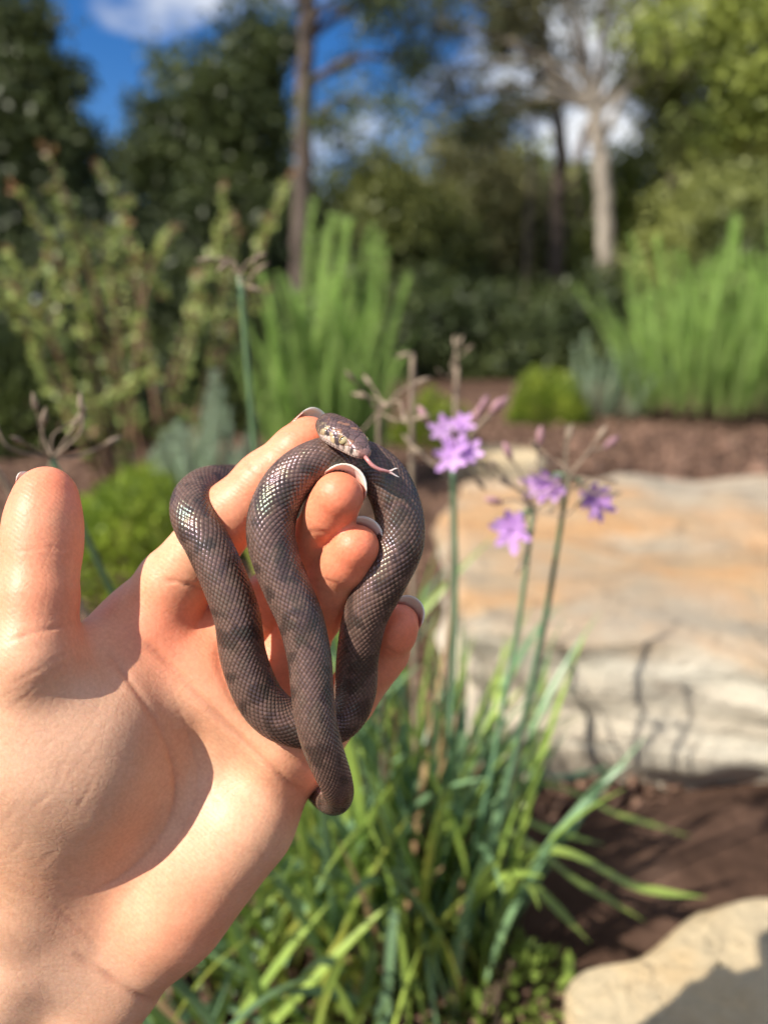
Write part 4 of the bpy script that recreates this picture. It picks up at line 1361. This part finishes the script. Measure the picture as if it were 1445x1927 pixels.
LEAF_OL = leaf_material('olive_tree_leaf', (0.27, 0.26, 0.12), (0.09, 0.095, 0.042), 0.5, 0.25, 0.35, 0.9)
LEAF_LT = leaf_material('bright_tree_leaf', (0.32, 0.36, 0.08), (0.11, 0.15, 0.03), 0.45, 0.35, 0.4, 1.2)


def crown_mesh(name, blobs, n, leaf, mat, seed, origin, droop=0.3, clus=0.28):
    """leaves gathered into clusters spread through ellipsoid blobs (centre, (rx, ry, rz)), gaps left between"""
    r = np.random.default_rng(seed)
    vol = np.array([b[1][0] * b[1][2] for b in blobs]); vol /= vol.sum()
    nc = max(12, n // 70)
    which = r.choice(len(blobs), nc, p=vol)
    cen = np.array([blobs[i][0] for i in which], float); rad = np.array([blobs[i][1] for i in which], float)
    u = unit(r.normal(size=(nc, 3))) * (r.random((nc, 1)) ** 0.42)
    cc = cen + u * rad
    pick = r.integers(0, nc, n)
    cs = clus * r.uniform(0.5, 1.4, nc)
    c = cc[pick] + r.normal(size=(n, 3)) * cs[pick][:, None] * np.array([0.55, 0.55, 0.4])
    d = unit(r.normal(size=(n, 3)) + np.array([0, 0, -droop])); sd = unit(np.cross(d, r.normal(size=(n, 3))))
    l = leaf * r.uniform(0.6, 1.4, n); w = l * r.uniform(0.3, 0.55, n)
    Q = np.stack([c, c + d * (l * .45)[:, None] + sd * (w * .5)[:, None], c + d * l[:, None], c + d * (l * .45)[:, None] - sd * (w * .5)[:, None]], 1).reshape(-1, 3)
    return make_mesh(name, Q - np.asarray(origin), np.arange(4 * n).reshape(-1, 4), mat, smooth=False), cc


def tree(name, trunk, r0, r1, blobs, n, leaf, lmat, bark, label, seed, limbs=None, clus=0.28, cat='tree', droop=0.3, group=None):
    """trunk: points from the foot up; blobs: list of (px, py, dist, rx px, rz px)"""
    trunk = np.asarray(trunk, float); foot = trunk[0]
    root = thing(name, foot, label, cat, group)
    r = np.random.default_rng(seed)
    line = catmull(trunk, 10)
    line[1:-1] += r.normal(0, r0 * 0.08, (len(line) - 2, 3))
    rr = np.linspace(r0, r1, len(line)); rr[:3] *= np.array([1.35, 1.15, 1.05])
    tr = link('trunk', make_mesh('trunk', *(lambda vf: (vf[0] - foot, vf[1]))(tube(line, rr, 12)), bark.m), root)
    bb = []
    for px, py, dd, rx, rz in blobs:
        c = at_dist(px, py, dd); k = np.linalg.norm(c - CAM_T) / FPX
        bb.append((c, (rx * k, rx * k * 0.75, rz * k)))
    me, cc = crown_mesh('crown', bb, n, leaf, lmat, seed, foot, droop, clus)
    link('crown', me, root)
    for i, (c, q) in enumerate(bb):
        j = int(np.argmin(np.linalg.norm(line - (c - [0, 0, q[2]]), axis=1)))
        s = line[j]
        m = (s + c) / 2 + np.array([0, 0, 0.12 * np.linalg.norm(c - s)]) + r.normal(0, 0.05, 3)
        V, F = tube(catmull(np.array([s, m, c]), 6), np.linspace(max(rr[j] * 0.55, r1 * 0.5), r1 * 0.2, 13), 7)
        link('limb', make_mesh('limb', V - foot, F, bark.m), tr)
    for L in (limbs or []):
        V, F = tube(catmull(np.asarray(L[0]), 8), np.linspace(L[1], L[2], (len(L[0]) - 1) * 8 + 1), 8)
        link('limb', make_mesh('limb', V - foot, F, bark.m), tr)
    return root


def G(px, y):
    p = at_dist(px, 700, y); return np.array([p[0], y, float(ground_z(p[0], y)) - 0.05])


def up_to(px0, y, pts):
    return [G(px0, y)] + [at_dist(a, b, y) for a, b in pts]


# the straight dark trunk and its high sparse crown
tree('gum_tree', up_to(562, 9.0, [(566, 480), (572, 250), (578, 20), (585, -300)]), 0.115, 0.08,
     [(690, 10, 9, 85, 50), (770, -10, 9, 130, 60), (655, 130, 9, 45, 40), (720, 200, 9, 80, 30), (760, 110, 9, 90, 40), (640, 230, 9, 50, 24), (520, -40, 9, 70, 40), (600, -250, 9, 200, 90)], 7600, 0.075, LEAF_DK, BARK_D,
     'tall straight dark-trunked gum tree standing behind the feathery green shrub', 101)
# the pale forked gum
P1 = up_to(1165, 9.6, [(1150, 560), (1138, 400), (1130, 290), (1118, 200)])
tree('gum_tree', P1, 0.125, 0.085,
     [(960, 70, 9.6, 90, 26), (1190, 40, 9.6, 80, 35), (1060, 10, 9.6, 80, 26), (890, 170, 9.6, 90, 22), (1260, 130, 9.6, 70, 45), (1040, -140, 9.6, 240, 70), (820, 40, 9.6, 100, 50), (850, 130, 9.6, 110, 34), (940, 210, 9.6, 90, 26)], 9000, 0.075, LEAF_OL, BARK_P,
     'pale smooth-barked gum forking into thin branches against the sky', 102,
     limbs=[([at_dist(1118, 200, 9.6), at_dist(1085, 90, 9.6), at_dist(1060, -40, 9.6)], 0.07, 0.03), ([at_dist(1120, 210, 9.6), at_dist(1130, 90, 9.6), at_dist(1150, -40, 9.6)], 0.06, 0.03),
            ([at_dist(1100, 140, 9.6), at_dist(1010, 110, 9.6), at_dist(900, 130, 9.6)], 0.03, 0.012), ([at_dist(1128, 280, 9.6), at_dist(1175, 170, 9.6), at_dist(1230, 60, 9.6)], 0.05, 0.02)])
tree('gum_tree', up_to(1030, 11.0, [(1045, 560), (1050, 380), (1055, 260), (1030, 120), (1000, -60)]), 0.135, 0.06,
     [(975, 180, 11, 70, 34), (890, 235, 11, 90, 26), (800, 220, 11, 80, 24), (960, -60, 11, 160, 50)], 4600, 0.08, LEAF_DK, BARK_D,
     'leaning grey-barked gum standing close beside the pale forked one', 103)
tree('gum_tree', up_to(1120, 13.5, [(1095, 480), (1085, 330), (1110, 230), (1170, 140)]), 0.12, 0.05,
     [(1250, 220, 13.5, 50, 40), (1310, 290, 13.5, 70, 50)], 4000, 0.10, LEAF_OL, BARK_D, 'crooked gum crossing behind the pale forked trunk', 104)
# big dark crowns at one side
tree('dense_tree', up_to(330, 10.5, [(340, 450), (350, 250)]), 0.16, 0.07,
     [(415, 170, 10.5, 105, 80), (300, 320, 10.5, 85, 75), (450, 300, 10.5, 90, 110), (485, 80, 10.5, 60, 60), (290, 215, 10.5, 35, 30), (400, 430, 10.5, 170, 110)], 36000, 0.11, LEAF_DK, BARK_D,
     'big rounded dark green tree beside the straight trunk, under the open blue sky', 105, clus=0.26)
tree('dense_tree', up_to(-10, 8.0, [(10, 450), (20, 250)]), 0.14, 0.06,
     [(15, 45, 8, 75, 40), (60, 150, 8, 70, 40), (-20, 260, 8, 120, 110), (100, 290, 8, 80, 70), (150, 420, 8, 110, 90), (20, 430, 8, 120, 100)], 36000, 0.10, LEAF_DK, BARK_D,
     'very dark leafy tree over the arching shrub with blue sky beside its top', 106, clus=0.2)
tree('leafy_tree', up_to(1520, 6.0, [(1500, 450), (1480, 250)]), 0.10, 0.05,
     [(1400, 120, 6, 70, 60), (1440, 220, 6, 90, 60), (1300, 60, 6, 90, 42), (1420, 20, 6, 90, 50), (1480, 120, 6, 90, 110)], 6200, 0.08, LEAF_LT, BARK_D,
     'bright yellow-green leafy tree hanging into view above the needle-leaved shrubs', 107, clus=0.2)
tree('leafy_tree', up_to(1290, 10.0, [(1275, 450), (1265, 300), (1290, 150)]), 0.11, 0.05,
     [(1290, 220, 10, 70, 70), (1350, 260, 10, 80, 70), (1230, 130, 10, 80, 50), (1400, 330, 10, 80, 60)], 14000, 0.09, LEAF_MD, BARK_D,
     'mid green tree filling the gap between the pale gum and the bright leafy tree', 108, clus=0.26)
for (px, yd, lean, lab, sd) in ((1262, 10.6, 10, 'slim grey sapling with a thin high crown next to the pale gum', 121), (1395, 10.2, -14, 'slim brownish sapling rising behind the bank of upright stems', 122), (985, 10.0, 16, 'slim dark sapling on the shady side of the leaning grey gum', 123)):
    tree('gum_sapling', up_to(px, yd, [(px + lean * 0.4, 480), (px + lean, 260), (px + lean * 1.2, 60)]), 0.042, 0.02,
         [(px - 30, 60, yd, 60, 40), (px + 50, 120, yd, 50, 34), (px + 10, -30, yd, 80, 40)], 4200, 0.075, LEAF_OL, BARK_D, lab, sd, clus=0.22)
# understorey: a run of bushes and small trees
UND = [
    (700, 11.0, [(700, 370, 90, 80), (760, 460, 130, 100), (650, 480, 90, 120)], LEAF_MD, 'dusty green bushy tree just past the straight dark trunk'),
    (880, 12.5, [(850, 340, 110, 80), (930, 410, 110, 110), (820, 480, 120, 120), (880, 270, 60, 30)], LEAF_OL, 'olive bushy tree beneath the thin branches of the pale gum'),
    (1000, 14.0, [(1000, 380, 110, 90), (980, 520, 130, 120), (1060, 460, 100, 120)], LEAF_MD, 'shaded bushy tree behind the leaning grey gum'),
    (1190, 11.0, [(1205, 380, 85, 90), (1230, 470, 110, 90), (1160, 560, 100, 90)], LEAF_LT, 'rounded brighter green bush beside the pale trunk foot'),
    (1350, 9.0, [(1340, 440, 120, 90), (1430, 420, 100, 100), (1290, 540, 110, 100), (1420, 540, 110, 100)], LEAF_MD, 'mid green thicket rising behind the bank of upright stems'),
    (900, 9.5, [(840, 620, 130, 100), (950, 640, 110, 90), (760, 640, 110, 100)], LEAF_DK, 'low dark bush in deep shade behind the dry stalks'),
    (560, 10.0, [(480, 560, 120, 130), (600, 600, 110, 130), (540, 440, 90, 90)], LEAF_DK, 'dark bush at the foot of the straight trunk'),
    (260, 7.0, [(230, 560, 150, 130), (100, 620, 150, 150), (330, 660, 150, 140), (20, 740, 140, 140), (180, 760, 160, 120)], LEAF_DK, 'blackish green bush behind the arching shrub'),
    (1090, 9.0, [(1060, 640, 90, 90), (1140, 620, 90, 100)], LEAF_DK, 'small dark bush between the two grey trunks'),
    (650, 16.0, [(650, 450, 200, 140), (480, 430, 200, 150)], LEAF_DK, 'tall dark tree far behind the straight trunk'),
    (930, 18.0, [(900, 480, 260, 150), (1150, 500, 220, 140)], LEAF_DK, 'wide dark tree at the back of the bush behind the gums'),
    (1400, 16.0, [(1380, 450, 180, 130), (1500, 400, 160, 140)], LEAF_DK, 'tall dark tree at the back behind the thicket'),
]
for i, (px, yd, bl, mt, lab) in enumerate(UND):
    top = min(b[1] for b in bl)
    tree('bush_tree' if top < 500 else 'bush', up_to(px, yd, [(px + 6, 620), (px - 4, (top + 640) / 2)]), 0.07, 0.03,
         [(b[0], b[1], yd, b[2], b[3]) for b in bl], 5200 * len(bl), 0.0085 * yd + 0.02, mt, BARK_D, lab, 130 + i, clus=0.03 * yd, cat='tree' if top < 500 else 'bush')

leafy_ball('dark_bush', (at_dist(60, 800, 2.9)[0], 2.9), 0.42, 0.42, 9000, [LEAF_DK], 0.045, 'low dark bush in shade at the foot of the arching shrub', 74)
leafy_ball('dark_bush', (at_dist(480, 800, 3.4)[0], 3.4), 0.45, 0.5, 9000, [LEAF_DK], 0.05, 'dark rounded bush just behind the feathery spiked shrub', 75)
# hills and wood that close the view far behind
FAR = Mat('far_hill', roughness=1.0)
FAR.set('base color', FAR.ramp(FAR.noise(0.35, 8, 0.7), [(0.35, (0.016, 0.026, 0.010)), (0.65, (0.05, 0.075, 0.026))]))
hm = heightfield('hill', -90, 90, 60, 110, 120, 30, lambda x, y: 0.3 + (4.0 + 1.2 * np.sin(x * 0.21) + 0.8 * np.sin(x * 0.53 + 1)) * smooth01(y, 60, 80), FAR.m)
tag(link('hill', hm), 'far wooded rise closing the view', None, None, 'structure')
